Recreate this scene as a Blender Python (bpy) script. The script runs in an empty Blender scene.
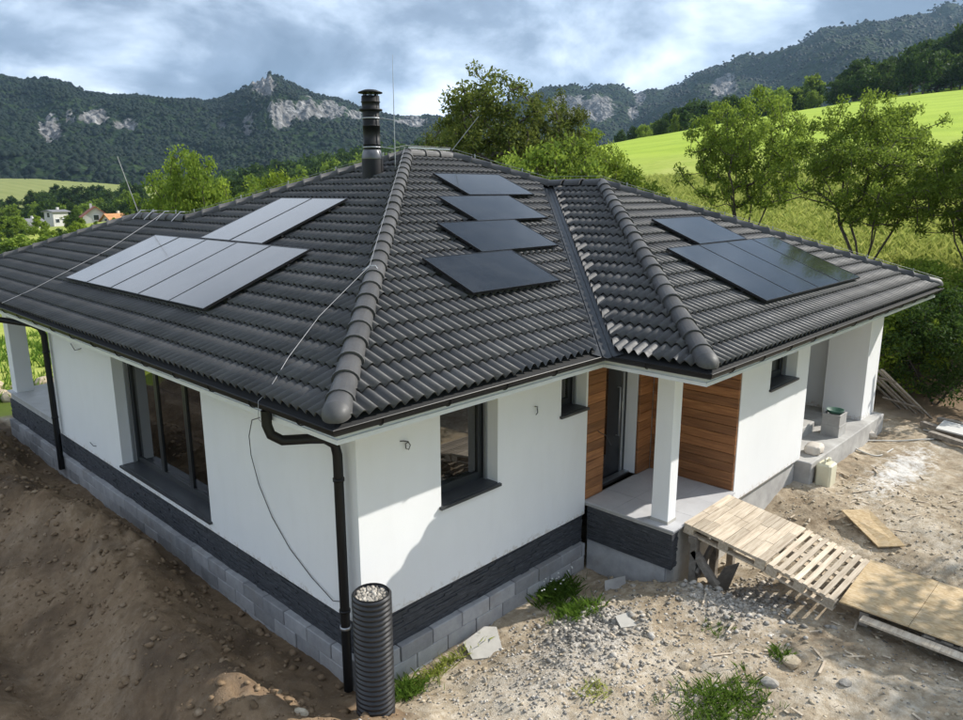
import bpy, bmesh, math, random
import numpy as np
from mathutils import Vector, Matrix
random.seed(7); RNG = np.random.default_rng(7)
D = bpy.data; SCN = bpy.context.scene; COL = SCN.collection
R = math.radians

# ------------------------------------------------------------------ camera
CAM = np.array([-3.498, -5.116, 5.516]); FPX = 741.05; YAW, PITCH, ROLL = R(46.224), R(12.9), R(-0.092)
_f = np.array([math.sin(YAW)*math.cos(PITCH), math.cos(YAW)*math.cos(PITCH), -math.sin(PITCH)])
_r = np.array([math.cos(YAW), -math.sin(YAW), 0]); _u = np.cross(_r, _f)
_r, _u = _r*math.cos(ROLL)+_u*math.sin(ROLL), -_r*math.sin(ROLL)+_u*math.cos(ROLL)
cd = D.cameras.new('camera'); cam = D.objects.new('camera', cd); COL.objects.link(cam)
cd.sensor_width = 36; cd.sensor_fit = 'HORIZONTAL'; cd.lens = FPX/963*36
cd.clip_start = 0.1; cd.clip_end = 20000
cam.matrix_world = Matrix(((_r[0], _u[0], -_f[0], CAM[0]), (_r[1], _u[1], -_f[1], CAM[1]), (_r[2], _u[2], -_f[2], CAM[2]), (0, 0, 0, 1)))
SCN.camera = cam
def ray(px, py): return _f*FPX + _r*(px-481.5) - _u*(py-360)
def proj(P):
    d = np.asarray(P)-CAM; z = d@_f
    return 481.5+FPX*(d@_r)/z, 360-FPX*(d@_u)/z
def polar(px, dist):                       # ground position under a picture column
    d = ray(px, 190); d = d[:2]/np.hypot(*d[:2]); return CAM[0]+d[0]*dist, CAM[1]+d[1]*dist

# ------------------------------------------------------------------ light
SUNV = np.array([1.98, -1.0, 1.59]); SUNV = SUNV/np.linalg.norm(SUNV)
SUN_EL = math.asin(SUNV[2]); SUN_AZ = math.atan2(SUNV[0], SUNV[1])
wd = D.worlds.new('World'); SCN.world = wd; wd.use_nodes = True
CLX, CLY = 52.039, 37.928
def build_world():
    nt = wd.node_tree; N = nt.nodes; K = nt.links; N.clear()
    out = N.new('ShaderNodeOutputWorld'); bg = N.new('ShaderNodeBackground'); K.new(bg.outputs[0], out.inputs[0])
    bg.inputs['Strength'].default_value = 0.14
    sky = N.new('ShaderNodeTexSky'); sky.sky_type = 'NISHITA'; sky.sun_disc = False
    sky.sun_elevation = SUN_EL; sky.sun_rotation = SUN_AZ; sky.altitude = 400; sky.dust_density = 0.6
    tc = N.new('ShaderNodeTexCoord'); sp = N.new('ShaderNodeSeparateXYZ'); K.new(tc.outputs['Generated'], sp.inputs[0])
    def m(op, a, b=None, c=None):
        n = N.new('ShaderNodeMath'); n.operation = op
        for i, v in enumerate((a, b, c)):
            if v is None: continue
            if isinstance(v, (int, float)): n.inputs[i].default_value = v
            else: K.new(v, n.inputs[i])
        return n.outputs[0]
    den = m('ADD', m('MAXIMUM', sp.outputs[2], 0.0), 0.42)
    cb = N.new('ShaderNodeCombineXYZ'); K.new(m('DIVIDE', sp.outputs[0], den), cb.inputs[0]); K.new(m('DIVIDE', sp.outputs[1], den), cb.inputs[1])
    def noise(scale, det, rough, off=(0, 0, 0), dist=0.0):
        mp = N.new('ShaderNodeMapping'); mp.inputs['Location'].default_value = off; K.new(cb.outputs[0], mp.inputs['Vector'])
        n = N.new('ShaderNodeTexNoise'); n.inputs['Scale'].default_value = scale; n.inputs['Detail'].default_value = det
        n.inputs['Roughness'].default_value = rough; n.inputs['Distortion'].default_value = dist
        K.new(mp.outputs[0], n.inputs['Vector']); return n.outputs['Fac']
    def ramp(fac, pts):
        n = N.new('ShaderNodeValToRGB'); K.new(fac, n.inputs[0]); e = n.color_ramp.elements
        while len(e) < len(pts): e.new(0.5)
        for el, (p, c) in zip(e, pts): el.position = p; el.color = (*c, 1)
        return n.outputs[0]
    shade = m('ADD', m('MULTIPLY', noise(0.62, 5, .5, (CLX, CLY, 0), .12), 0.70), m('MULTIPLY', noise(2.6, 7, .58, (5, 1, 0), .2), 0.30))
    cloud = ramp(shade, [(0.435, (.80, 1.05, 1.45)), (0.475, (1.35, 1.70, 2.25)), (0.503, (2.6, 3.1, 3.8)), (0.545, (5.3, 5.8, 6.6))])
    cover = ramp(noise(1.1, 5, .55, (7.1, 3.3, 0)), [(0.36, (.92,)*3), (0.56, (1, 1, 1))])
    mx = N.new('ShaderNodeMix'); mx.data_type = 'RGBA'
    K.new(cover, mx.inputs['Factor']); K.new(sky.outputs[0], mx.inputs['A']); K.new(cloud, mx.inputs['B'])
    K.new(mx.outputs['Result'], bg.inputs['Color'])
build_world()
sl = D.lights.new('sun', 'SUN'); sl.energy = 3.8; sl.angle = R(0.55); sl.color = (1, .955, .88)
so = D.objects.new('sun', sl); COL.objects.link(so); so.location = (30, -15, 40)
so.rotation_mode = 'QUATERNION'; so.rotation_quaternion = Vector(SUNV).to_track_quat('Z', 'Y')
vs = SCN.view_settings; vs.view_transform = 'Standard'; vs.look = 'None'; vs.exposure = 0.88; vs.gamma = 1.0; vs.use_curve_mapping = False

# ------------------------------------------------------------------ materials
MAT = {}
class NT:
    def __init__(s, name):
        s.m = D.materials.new(name); s.m.use_nodes = True; s.t = s.m.node_tree; s.N = s.t.nodes; s.K = s.t.links
        s.p = s.N['Principled BSDF']; MAT[name] = s.m; s.tc = None
    def n(s, typ, **kw):
        o = s.N.new('ShaderNode'+typ)
        for k, v in kw.items(): setattr(o, k, v)
        return o
    def put(s, sock, v):
        if isinstance(v, bpy.types.NodeSocket): s.K.new(v, sock)
        elif isinstance(v, (tuple, list)): sock.default_value = (*v, 1) if len(v) == 3 and len(sock.default_value) == 4 else v
        else: sock.default_value = v
    def co(s, kind='Object', scale=None, rot=None, loc=None):
        if not s.tc: s.tc = s.n('TexCoord')
        o = s.tc.outputs[kind]
        if scale is None and rot is None and loc is None: return o
        mp = s.n('Mapping'); s.K.new(o, mp.inputs[0])
        if scale is not None: mp.inputs['Scale'].default_value = scale if isinstance(scale, tuple) else (scale,)*3
        if rot is not None: mp.inputs['Rotation'].default_value = rot
        if loc is not None: mp.inputs['Location'].default_value = loc
        return mp.outputs[0]
    def pos(s, scale=(1, 1, 1)):
        g = s.n('NewGeometry'); mp = s.n('Mapping'); s.K.new(g.outputs['Position'], mp.inputs[0]); mp.inputs['Scale'].default_value = scale; return mp.outputs[0]
    def noise(s, scale, det=4, rough=.55, vec=None, dist=0, out='Fac'):
        o = s.n('TexNoise'); o.inputs['Scale'].default_value = scale; o.inputs['Detail'].default_value = det
        o.inputs['Roughness'].default_value = rough; o.inputs['Distortion'].default_value = dist
        s.K.new(vec if vec is not None else s.pos(), o.inputs['Vector']); return o.outputs[out]
    def voro(s, scale, vec=None, feat='F1', out='Distance'):
        o = s.n('TexVoronoi', feature=feat); o.inputs['Scale'].default_value = scale
        s.K.new(vec if vec is not None else s.pos(), o.inputs['Vector']); return o.outputs[out]
    def math(s, op, a, b=0.0):
        o = s.n('Math', operation=op); s.put(o.inputs[0], a); s.put(o.inputs[1], b); return o.outputs[0]
    def ramp(s, fac, pts):
        o = s.n('ValToRGB'); s.K.new(fac, o.inputs[0]); e = o.color_ramp.elements
        while len(e) < len(pts): e.new(.5)
        for el, (p, c) in zip(e, pts): el.position = p; el.color = (*(c if isinstance(c, tuple) else (c,)*3), 1)
        return o.outputs[0]
    def mix(s, f, a, b, mode='MIX'):
        o = s.n('Mix', data_type='RGBA', blend_type=mode); s.put(o.inputs['Factor'], f); s.put(o.inputs['A'], a); s.put(o.inputs['B'], b); return o.outputs['Result']
    def attr(s, name): 
        o = s.n('Attribute'); o.attribute_name = name; return o.outputs
    def rnd(s): return s.n('ObjectInfo').outputs['Random']
    def hsv(s, col, h=.5, sat=1., v=1.):
        o = s.n('HueSaturation'); s.put(o.inputs['Color'], col); s.put(o.inputs['Hue'], h); s.put(o.inputs['Saturation'], sat); s.put(o.inputs['Value'], v); return o.outputs[0]
    def done(s, col, rough=.6, metal=0., bump=None, bs=.3, bd=.02, spec=.5, **kw):
        s.put(s.p.inputs['Base Color'], col); s.put(s.p.inputs['Roughness'], rough); s.put(s.p.inputs['Metallic'], metal); s.put(s.p.inputs['Specular IOR Level'], spec)
        for k, v in kw.items(): s.put(s.p.inputs[k], v)
        if bump is not None:
            b = s.n('Bump'); b.inputs['Strength'].default_value = bs; b.inputs['Distance'].default_value = bd
            s.K.new(bump, b.inputs['Height']); s.K.new(b.outputs[0], s.p.inputs['Normal'])
        return s.m
def simple(name, c, rough=.6, metal=0., var=.15, scale=8, bs=.15, spec=.5, **kw):
    t = NT(name); n = t.noise(scale, 5, .6)
    lo = tuple(max(0, x*(1-var)) for x in c); hi = tuple(x*(1+var) for x in c)
    return t.done(t.ramp(n, [(.3, lo), (.7, hi)]), rough, metal, bump=t.noise(scale*8, 3, .6), bs=bs, bd=.005, spec=spec, **kw)

def mats():
    # roof tiles: satin anthracite concrete with dust and per-tile variation
    t = NT('roof_tile'); n = t.noise(1.3, 6, .65); n2 = t.noise(26, 4, .6)
    c = t.ramp(n, [(.3, (.042, .0415, .042)), (.7, (.078, .076, .075))])
    c = t.mix(t.ramp(n2, [(.5, 0.0), (.75, .45)]), c, (.10, .094, .088))
    c = t.hsv(c, v=t.math('ADD', .80, t.math('MULTIPLY', t.rnd(), .4)))
    t.done(c, t.ramp(n2, [(.3, .50), (.7, .66)]), bump=t.noise(180, 3), bs=.12, bd=.003, spec=.42)
    t = NT('roof_tile_field'); n = t.noise(1.3, 6, .65); n2 = t.noise(26, 4, .6)
    cell = t.noise(2.9, 0, .5)
    c = t.ramp(n, [(.3, (.042, .0415, .042)), (.7, (.078, .076, .075))])
    c = t.mix(t.ramp(n2, [(.5, 0.0), (.75, .45)]), c, (.10, .094, .088))
    c = t.hsv(c, v=t.math('ADD', .88, t.math('MULTIPLY', cell, .24)))
    t.done(c, t.ramp(n2, [(.3, .50), (.7, .66)]), bump=t.noise(180, 3), bs=.12, bd=.003, spec=.42)
    simple('roof_deck', (.012, .012, .012), .9)
    t = NT('render_white'); n = t.noise(.7, 5, .6); n2 = t.noise(5, 4, .6, vec=t.pos((1, 1, .25)))
    c = t.ramp(n, [(.25, (.74, .745, .75)), (.75, (.80, .80, .80))]); c = t.mix(t.math('MULTIPLY', t.ramp(n2, [(.5, 0.), (.8, .2)]), 1.), c, (.66, .65, .63))
    g = t.n('NewGeometry'); sx = t.n('SeparateXYZ'); t.K.new(g.outputs['Position'], sx.inputs[0]); lo = t.ramp(sx.outputs[2], [(.85, 1.), (.999, 0.)]); spl = t.ramp(t.math('ADD', t.math('MULTIPLY', t.noise(14, 5, .7), 1.), t.math('MULTIPLY', lo, .18)), [(.62, 0.), (.74, .55)]); c = t.mix(t.math('MULTIPLY', spl, lo), c, (.45, .38, .30))
    t.done(c, .85, bump=t.math('ADD', t.noise(220, 3, .7), t.math('MULTIPLY', t.noise(9, 4, .6), .8)), bs=.25, bd=.005, spec=.25)
    simple('fascia_white', (.66, .67, .68), .5, var=.05)
    t = NT('stone_strip'); c = t.hsv(t.ramp(t.noise(9, 4, .6, vec=t.pos((1, 1, 5))), [(.3, (.028, .030, .034)), (.55, (.05, .053, .06)), (.75, (.10, .105, .115))]))
    t.done(c, .75, bump=t.noise(60, 4, .7), bs=.5, bd=.01)
    t = NT('concrete_block'); n = t.noise(6, 6, .65); c = t.ramp(n, [(.3, (.30, .30, .31)), (.7, (.42, .42, .42))])
    c = t.hsv(c, v=t.math('ADD', .72, t.math('MULTIPLY', t.rnd(), .45)))
    c = t.mix(t.ramp(t.noise(2.2, 5, .6), [(.55, 0.), (.75, .5)]), c, (.24, .20, .16))
    t.done(c, .9, bump=t.noise(90, 4, .7), bs=.5, bd=.008, spec=.2)
    t = NT('concrete'); n = t.noise(2.3, 6, .65); c = t.ramp(n, [(.3, (.30, .29, .28)), (.55, (.42, .41, .39)), (.75, (.52, .51, .49))])
    t.done(c, .9, bump=t.noise(70, 5, .7), bs=.4, bd=.01, spec=.2)
    simple('mortar', (.11, .105, .10), .95)
    simple('deck_tile', (.46, .46, .47), .55, var=.10, scale=3)
    t = NT('wood_board'); v = t.pos((.6, .6, 9)); n = t.noise(3.2, 8, .65, vec=v, dist=.6); g = t.noise(60, 3, .6, vec=t.pos((.25, .25, 6)))
    c = t.ramp(n, [(.25, (.14, .052, .018)), (.5, (.28, .118, .042)), (.72, (.42, .195, .076))])
    c = t.mix(t.ramp(g, [(.45, 0.), (.7, .5)]), c, (.17, .07, .025)); c = t.hsv(c, v=t.math('ADD', .7, t.math('MULTIPLY', t.rnd(), .6)))
    t.done(c, .55, bump=g, bs=.2, bd=.004)
    t = NT('old_wood'); v = t.pos((.5, 6, 6)); n = t.noise(5, 6, .65, vec=v, dist=.4); c = t.ramp(n, [(.25, (.32, .25, .18)), (.5, (.50, .42, .32)), (.75, (.64, .56, .45))])
    c = t.hsv(c, v=t.math('ADD', .72, t.math('MULTIPLY', t.rnd(), .5)))
    c = t.mix(t.ramp(t.noise(2, 5, .7), [(.55, 0.), (.8, .5)]), c, (.40, .34, .265))
    t.done(c, .85, bump=n, bs=.4, bd=.006, spec=.2)
    t = NT('grey_wood'); v = t.pos((3, 3, 3)); n = t.noise(4, 6, .65, vec=v); c = t.ramp(n, [(.25, (.13, .11, .09)), (.75, (.30, .27, .23))])
    c = t.hsv(c, v=t.math('ADD', .7, t.math('MULTIPLY', t.rnd(), .6))); t.done(c, .9, bump=n, bs=.4, bd=.006, spec=.2)
    t = NT('osb'); vz = t.n('TexVoronoi'); vz.inputs['Scale'].default_value = 42; t.K.new(t.pos((1, .5, 1)), vz.inputs['Vector'])
    n = t.noise(1.5, 5, .65); base = t.ramp(t.math('ADD', t.math('MULTIPLY', vz.outputs['Color'], .6), t.math('MULTIPLY', n, .4)), [(.2, (.36, .25, .13)), (.5, (.47, .35, .20)), (.8, (.57, .45, .29))])
    base = t.mix(t.ramp(t.noise(3, 6, .7), [(.5, 0.), (.72, .6)]), base, (.36, .30, .22))
    t.done(base, .75, bump=vz.outputs['Distance'], bs=.3, bd=.006, spec=.25)
    simple('anthracite', (.022, .024, .027), .4, var=.1); simple('gutter_black', (.008, .008, .009), .46, var=.15, spec=.3)
    simple('sill_metal', (.045, .048, .053), .38, var=.1); simple('rail_alu', (.48, .49, .50), .35, .9, var=.05)
    simple('door_dark', (.018, .020, .023), .35); simple('blind_guide', (.30, .31, .32), .4, .4, var=.05)
    simple('galv', (.40, .41, .43), .42, .85, var=.08); simple('cable_dark', (.05, .05, .055), .6); simple('flue_black', (.011, .011, .012), .55, 0., spec=.25)
    simple('wire_grey', (.30, .30, .31), .55, .3); simple('collar_metal', (.12, .12, .125), .35, .8); simple('valley_metal', (.045, .046, .048), .38, .3, var=.3)
    simple('interior', (.32, .31, .29), .9); simple('interior_floor', (.22, .2, .18), .8)
    t = NT('panel_glass'); v = t.co('UV'); br = t.n('TexBrick'); t.K.new(v, br.inputs['Vector']); br.offset = 0.; br.inputs['Scale'].default_value = 1.
    br.inputs['Brick Width'].default_value = 1/6; br.inputs['Row Height'].default_value = 1/10; br.inputs['Mortar Size'].default_value = .0022; br.inputs['Mortar Smooth'].default_value = .1
    br.inputs['Color1'].default_value = (.006, .0065, .008, 1); br.inputs['Color2'].default_value = (.0075, .008, .0095, 1); br.inputs['Mortar'].default_value = (.022, .023, .026, 1)
    dust = t.ramp(t.noise(2.6, 6, .65), [(.4, 0.), (.8, .10)]); c = t.mix(dust, br.outputs['Color'], (.16, .155, .15))
    t.done(c, t.ramp(t.noise(1.7, 4, .6), [(.3, .09), (.7, .16)]), spec=.3, **{'Coat Weight': .28, 'Coat Roughness': .03, 'Coat IOR': 1.5})
    simple('panel_frame', (.014, .014, .015), .35, .4)
    # window glass: tinted see-through plus mirror by angle
    t = NT('window_glass'); out = t.N['Material Output']; tr = t.n('BsdfTransparent'); tr.inputs[0].default_value = (.50, .53, .52, 1)
    gl = t.n('BsdfGlossy'); gl.inputs['Roughness'].default_value = .015; gl.inputs['Color'].default_value = (.95, .95, .95, 1)
    fr = t.n('Fresnel'); fr.inputs['IOR'].default_value = 1.9; mx = t.n('MixShader'); t.K.new(t.math('ADD', fr.outputs[0], .06), mx.inputs[0]); t.K.new(tr.outputs[0], mx.inputs[1]); t.K.new(gl.outputs[0], mx.inputs[2]); t.K.new(mx.outputs[0], out.inputs[0])
    # ground
    t = NT('ground'); A = t.attr('mask')['Color']; s = t.n('SeparateColor'); t.K.new(A, s.inputs[0]); gr, wet, gv = s.outputs; wh = t.attr('powder')['Fac']; dry = t.attr('dry')['Fac']
    n1 = t.noise(.9, 6, .65); n2 = t.noise(9, 6, .7); n3 = t.noise(55, 4, .7)
    dirt = t.ramp(t.math('ADD', t.math('MULTIPLY', n1, .55), t.math('MULTIPLY', n2, .45)), [(.37, (.20, .150, .098)), (.5, (.37, .302, .215)), (.61, (.54, .475, .38))])
    vz = t.n('TexVoronoi'); vz.inputs['Scale'].default_value = 34; t.K.new(t.pos(), vz.inputs['Vector'])
    grav = t.ramp(t.math('ADD', t.math('MULTIPLY', vz.outputs['Color'], .5), t.math('MULTIPLY', n2, .5)), [(.25, (.25, .22, .18)), (.5, (.42, .38, .325)), (.75, (.60, .565, .51))])
    soil = t.ramp(t.math('ADD', t.math('MULTIPLY', n1, .5), t.math('MULTIPLY', n2, .5)), [(.3, (.125, .083, .048)), (.5, (.23, .160, .098)), (.7, (.33, .25, .172))])
    soil = t.mix(t.ramp(t.noise(.55, 5, .65), [(.45, 0.), (.62, .75)]), soil, (.072, .050, .034)); soil = t.mix(t.ramp(t.noise(1.6, 5, .7), [(.55, 0.), (.7, .3)]), soil, (.22, .135, .08))
    edge = t.math('ADD', t.math('MULTIPLY', n2, .5), -.25)
    c = t.mix(t.ramp(t.math('ADD', gv, edge), [(.4, 0.), (.6, 1.)]), dirt, grav)
    c = t.mix(t.ramp(t.math('ADD', wet, edge), [(.35, 0.), (.65, 1.)]), c, soil)
    c = t.mix(t.ramp(n3, [(.55, 0.), (.75, .35)]), c, (.13, .10, .075))
    c = t.mix(t.ramp(t.math('ADD', wh, t.math('MULTIPLY', t.math('ADD', n2, -.5), 1.6)), [(.38, 0.), (.75, .85)]), c, (.68, .67, .65))
    wv = t.n('TexWave'); wv.inputs['Scale'].default_value = .085; wv.inputs['Distortion'].default_value = 2.5; wv.inputs['Detail'].default_value = 3; t.K.new(t.pos((.35, 1, 1)), wv.inputs['Vector'])
    mow = t.math('ADD', t.math('MULTIPLY', t.noise(.06, 6, .68), .78), t.math('MULTIPLY', wv.outputs['Fac'], .22)); fine = t.noise(1.2, 6, .75)
    mead = t.ramp(t.math('ADD', t.math('MULTIPLY', mow, .6), t.math('MULTIPLY', fine, .4)), [(.3, (.24, .33, .030)), (.55, (.33, .43, .042)), (.75, (.40, .46, .065))])
    dryg = t.ramp(t.math('ADD', t.math('MULTIPLY', t.noise(.25, 5, .65), .6), t.math('MULTIPLY', fine, .4)), [(.3, (.20, .27, .035)), (.5, (.32, .37, .065)), (.7, (.45, .44, .14))])
    g = t.mix(dry, mead, dryg); g = t.mix(t.math('MULTIPLY', t.attr('hay_shade')['Fac'], .85), g, t.ramp(mow, [(.3, (.14, .16, .052)), (.7, (.20, .205, .08))]))  # olive mown field, its colour also dulled for cloud shade
    c = t.mix(t.ramp(t.math('ADD', gr, edge), [(.35, 0.), (.65, 1.)]), c, g)
    hb = t.math('ADD', t.math('MULTIPLY', n2, .6), t.math('MULTIPLY', n3, .4)); t.done(c, .95, bump=hb, bs=.7, bd=.05, spec=.15)
    # mountain: forest tones darkened to carry cloud shade
    t = NT('mountain'); rk = t.attr('rock')['Fac']; n = t.noise(.012, 6, .6); vz = t.n('TexVoronoi'); vz.inputs['Scale'].default_value = .16; t.K.new(t.pos(), vz.inputs['Vector'])
    c = t.ramp(t.math('ADD', t.math('MULTIPLY', n, .6), t.math('MULTIPLY', vz.outputs['Color'], .4)), [(.3, (.008, .016, .008)), (.5, (.014, .027, .011)), (.7, (.027, .046, .016))])
    rc = t.ramp(t.noise(.09, 6, .75, vec=t.pos((1, 1, .28))), [(.33, (.05, .05, .05)), (.5, (.15, .148, .145)), (.68, (.31, .305, .30))])
    rn = t.math('ADD', rk, t.math('MULTIPLY', t.math('ADD', t.noise(.05, 6, .75, vec=t.pos((1, 1, .35))), -.5), 2.2))
    c = t.mix(t.ramp(rn, [(.36, 0.), (.50, 1.)]), c, rc); t.done(c, .95, bump=vz.outputs['Distance'], bs=1., bd=4., spec=.1)
    # leaves
    def leaf(name, lo, mid, hi, tl=.35):
        t = NT(name); out = t.N['Material Output']; rn = t.attr('tone')['Fac']; n = t.noise(.55, 3, .6)
        c = t.ramp(t.math('ADD', t.math('MULTIPLY', rn, .65), t.math('MULTIPLY', n, .35)), [(.2, lo), (.5, mid), (.8, hi)])
        c = t.hsv(c, v=t.math('ADD', .8, t.math('MULTIPLY', t.rnd(), .4)))
        t.done(c, .7, spec=.12); tr = t.n('BsdfTranslucent'); t.put(tr.inputs[0], t.mix(.5, c, hi)); mx = t.n('MixShader'); mx.inputs[0].default_value = tl
        t.K.new(t.p.outputs[0], mx.inputs[1]); t.K.new(tr.outputs[0], mx.inputs[2]); t.K.new(mx.outputs[0], out.inputs[0])
    leaf('mountain_leaf', (.0045, .0095, .007), (.0075, .015, .009), (.0135, .0235, .0115), .05)  # crown tones lowered for the cloud shade over the slopes
    leaf('leaf_mid', (.068, .115, .014), (.145, .22, .028), (.26, .34, .055), .5)
    leaf('leaf_olive', (.040, .060, .011), (.085, .115, .022), (.18, .205, .045))
    leaf('leaf_dark', (.020, .042, .010), (.038, .074, .015), (.078, .125, .026))
    leaf('leaf_lime', (.085, .13, .014), (.16, .235, .024), (.28, .35, .045))
    leaf('grass_blade', (.14, .21, .025), (.27, .33, .06), (.45, .45, .14), .45)
    leaf('grass_green', (.045, .095, .012), (.095, .175, .022), (.17, .26, .045), .35)
    simple('bark', (.075, .060, .048), .95, var=.35, scale=12, bs=.6)
    t = NT('stone'); n = t.noise(5, 6, .65); c = t.ramp(n, [(.3, (.27, .245, .21)), (.5, (.39, .36, .315)), (.7, (.52, .49, .445))]); c = t.hsv(c, v=t.math('ADD', .45, t.math('MULTIPLY', t.attr('tone')['Fac'], .75)))
    t.done(c, .9, bump=t.noise(40, 4, .7), bs=.5, bd=.01, spec=.2)
    t = NT('clod'); n = t.noise(5, 6, .65); c = t.ramp(n, [(.3, (.125, .085, .05)), (.5, (.225, .158, .098)), (.7, (.32, .245, .17))]); t.done(c, .95, bump=t.noise(50, 4, .7), bs=.6, bd=.01, spec=.1)
    t = NT('sandstone'); n = t.noise(3, 6, .65); c = t.ramp(n, [(.3, (.26, .20, .13)), (.5, (.42, .35, .25)), (.7, (.55, .49, .39))]); t.done(c, .9, bump=t.noise(30, 4, .7), bs=.5, bd=.02, spec=.2)
    simple('pale_slab', (.42, .40, .36), .85, var=.12); simple('corrugated_pe', (.016, .016, .018), .38, var=.2)
    simple('canister_pe', (.62, .59, .44), .45, var=.06); simple('bag_white', (.55, .50, .44), .8, var=.12); simple('green_plastic', (.03, .10, .07), .5); simple('black_plastic', (.015, .015, .016), .45)
    simple('hose_white', (.55, .53, .48), .6); simple('flower_white', (.75, .75, .70), .8)
    simple('house_white', (.52, .51, .48), .8, var=.06, scale=1); simple('house_cream', (.60, .52, .40), .8, var=.06, scale=1)
    t = NT('far_tile_red'); t.done(t.ramp(t.noise(2, 4), [(.3, (.20, .055, .030)), (.7, (.33, .11, .06))]), .8)
    t = NT('far_tile_orange'); t.done(t.ramp(t.noise(2, 4), [(.3, (.36, .16, .06)), (.7, (.50, .25, .11))]), .8)
    simple('far_roof_grey', (.16, .16, .165), .7, scale=1); simple('far_glass', (.03, .035, .04), .15)
mats()

# ------------------------------------------------------------------ mesh helpers
ORG = {}
def tag(o, label=None, cat=None, group=None, kind=None):
    if label: o['label'] = label
    if cat: o['category'] = cat
    if group: o['group'] = group
    if kind: o['kind'] = kind
    return o
def empty(name, loc, label=None, cat=None, group=None, parent=None):
    o = D.objects.new(name, None); COL.objects.link(o); o.empty_display_size = .2
    loc = np.array(loc, float); ORG[o.name] = loc
    if parent is not None: o.parent = parent; o.location = loc-ORG[parent.name]
    else: o.location = loc
    return tag(o, label, cat, group)
class MB:
    def __init__(s): s.v = []; s.f = []; s.sm = []; s.uv = {}
    def add(s, vs, fs, smooth=False):
        k = len(s.v); s.v.extend([tuple(map(float, p)) for p in vs])
        for f in fs: s.f.append(tuple(i+k for i in f)); s.sm.append(smooth)
        return s
    def box(s, x0, y0, z0, x1, y1, z1):
        return s.add([(x0, y0, z0), (x1, y0, z0), (x1, y1, z0), (x0, y1, z0), (x0, y0, z1), (x1, y0, z1), (x1, y1, z1), (x0, y1, z1)],
                     [(3, 2, 1, 0), (4, 5, 6, 7), (0, 1, 5, 4), (1, 2, 6, 5), (2, 3, 7, 6), (3, 0, 4, 7)])
    def bbox(s, x0, y0, z0, x1, y1, z1, b=.01):      # box with chamfered top and vertical edges
        P = []
        for z, i in ((z0, 0), (z1-b, 0), (z1, b)):
            a0, a1, c0, c1 = x0+i, x1-i, y0+i, y1-i
            P += [(a0+b, c0, z), (a1-b, c0, z), (a1, c0+b, z), (a1, c1-b, z), (a1-b, c1, z), (a0+b, c1, z), (a0, c1-b, z), (a0, c0+b, z)]
        F = [tuple(range(7, -1, -1)), tuple(range(16, 24))]
        for L in (0, 8):
            for i in range(8): j = (i+1) % 8; F.append((L+i, L+j, L+8+j, L+8+i))
        return s.add(P, F)
    def obox(s, c, ax, ay, az):                       # oriented box: centre and three half-axis vectors
        c, ax, ay, az = map(np.array, (c, ax, ay, az)); P = [c+i*ax+j*ay+k*az for k in (-1, 1) for (i, j) in ((-1, -1), (1, -1), (1, 1), (-1, 1))]
        return s.add(P, [(3, 2, 1, 0), (4, 5, 6, 7), (0, 1, 5, 4), (1, 2, 6, 5), (2, 3, 7, 6), (3, 0, 4, 7)])
    def prism(s, poly, z0, z1):
        n = len(poly); P = [(x, y, z0) for x, y in poly]+[(x, y, z1) for x, y in poly]
        return s.add(P, [tuple(range(n-1, -1, -1)), tuple(range(n, 2*n))]+[(i, (i+1) % n, n+(i+1) % n, n+i) for i in range(n)])
    def tube(s, pts, r, n=8, cap=True):
        pts = [np.array(p, float) for p in pts]; rs = r if isinstance(r, (list, tuple)) else [r]*len(pts); up = None; rings = []
        for i, p in enumerate(pts):
            t = (pts[min(i+1, len(pts)-1)]-pts[max(i-1, 0)]); t = t/(np.linalg.norm(t)+1e-12)
            if up is None: up = np.array([0, 0, 1.]) if abs(t[2]) < .9 else np.array([1., 0, 0])
            a = np.cross(t, up); a /= np.linalg.norm(a)+1e-12; b = np.cross(a, t); up = b
            rings.append([p+rs[i]*(math.cos(2*math.pi*k/n)*a+math.sin(2*math.pi*k/n)*b) for k in range(n)])
        P = [q for ring in rings for q in ring]; F = []
        for i in range(len(pts)-1):
            for k in range(n): F.append((i*n+k, (i+1)*n+k, (i+1)*n+(k+1) % n, i*n+(k+1) % n))
        s.add(P, F, True)
        if cap: s.add(rings[0], [tuple(range(n))]); s.add(rings[-1], [tuple(range(n-1, -1, -1))])
        return s
    def lathe(s, prof, c, n=24, smooth=True):         # profile (r, z) about vertical axis through c
        P = [(c[0]+r*math.cos(2*math.pi*k/n), c[1]+r*math.sin(2*math.pi*k/n), c[2]+z) for r, z in prof for k in range(n)]
        F = [(i*n+k, i*n+(k+1) % n, (i+1)*n+(k+1) % n, (i+1)*n+k) for i in range(len(prof)-1) for k in range(n)]
        return s.add(P, F, smooth)
    def mesh(s, name, org=(0, 0, 0)):
        m = D.meshes.new(name); o = np.array(org, float); m.from_pydata([tuple(np.array(p)-o) for p in s.v] if np.any(o) else s.v, [], s.f)
        if any(s.sm): m.polygons.foreach_set('use_smooth', s.sm)
        m.update(); return m
    def build(s, name, mat, parent=None, org=None, label=None, cat=None, group=None, kind=None):
        if org is None: org = ORG[parent.name] if parent is not None else np.zeros(3)
        org = np.array(org, float); m = s.mesh(name, org); m.materials.append(MAT[mat])
        return link(name, m, parent, org, label, cat, group, kind)
def link(name, m, parent, org, label=None, cat=None, group=None, kind=None):
    o = D.objects.new(name, m); COL.objects.link(o); org = np.array(org, float); ORG[o.name] = org
    if parent is not None: o.parent = parent; o.location = org-ORG[parent.name]
    else: o.location = org
    return tag(o, label, cat, group, kind)
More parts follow.
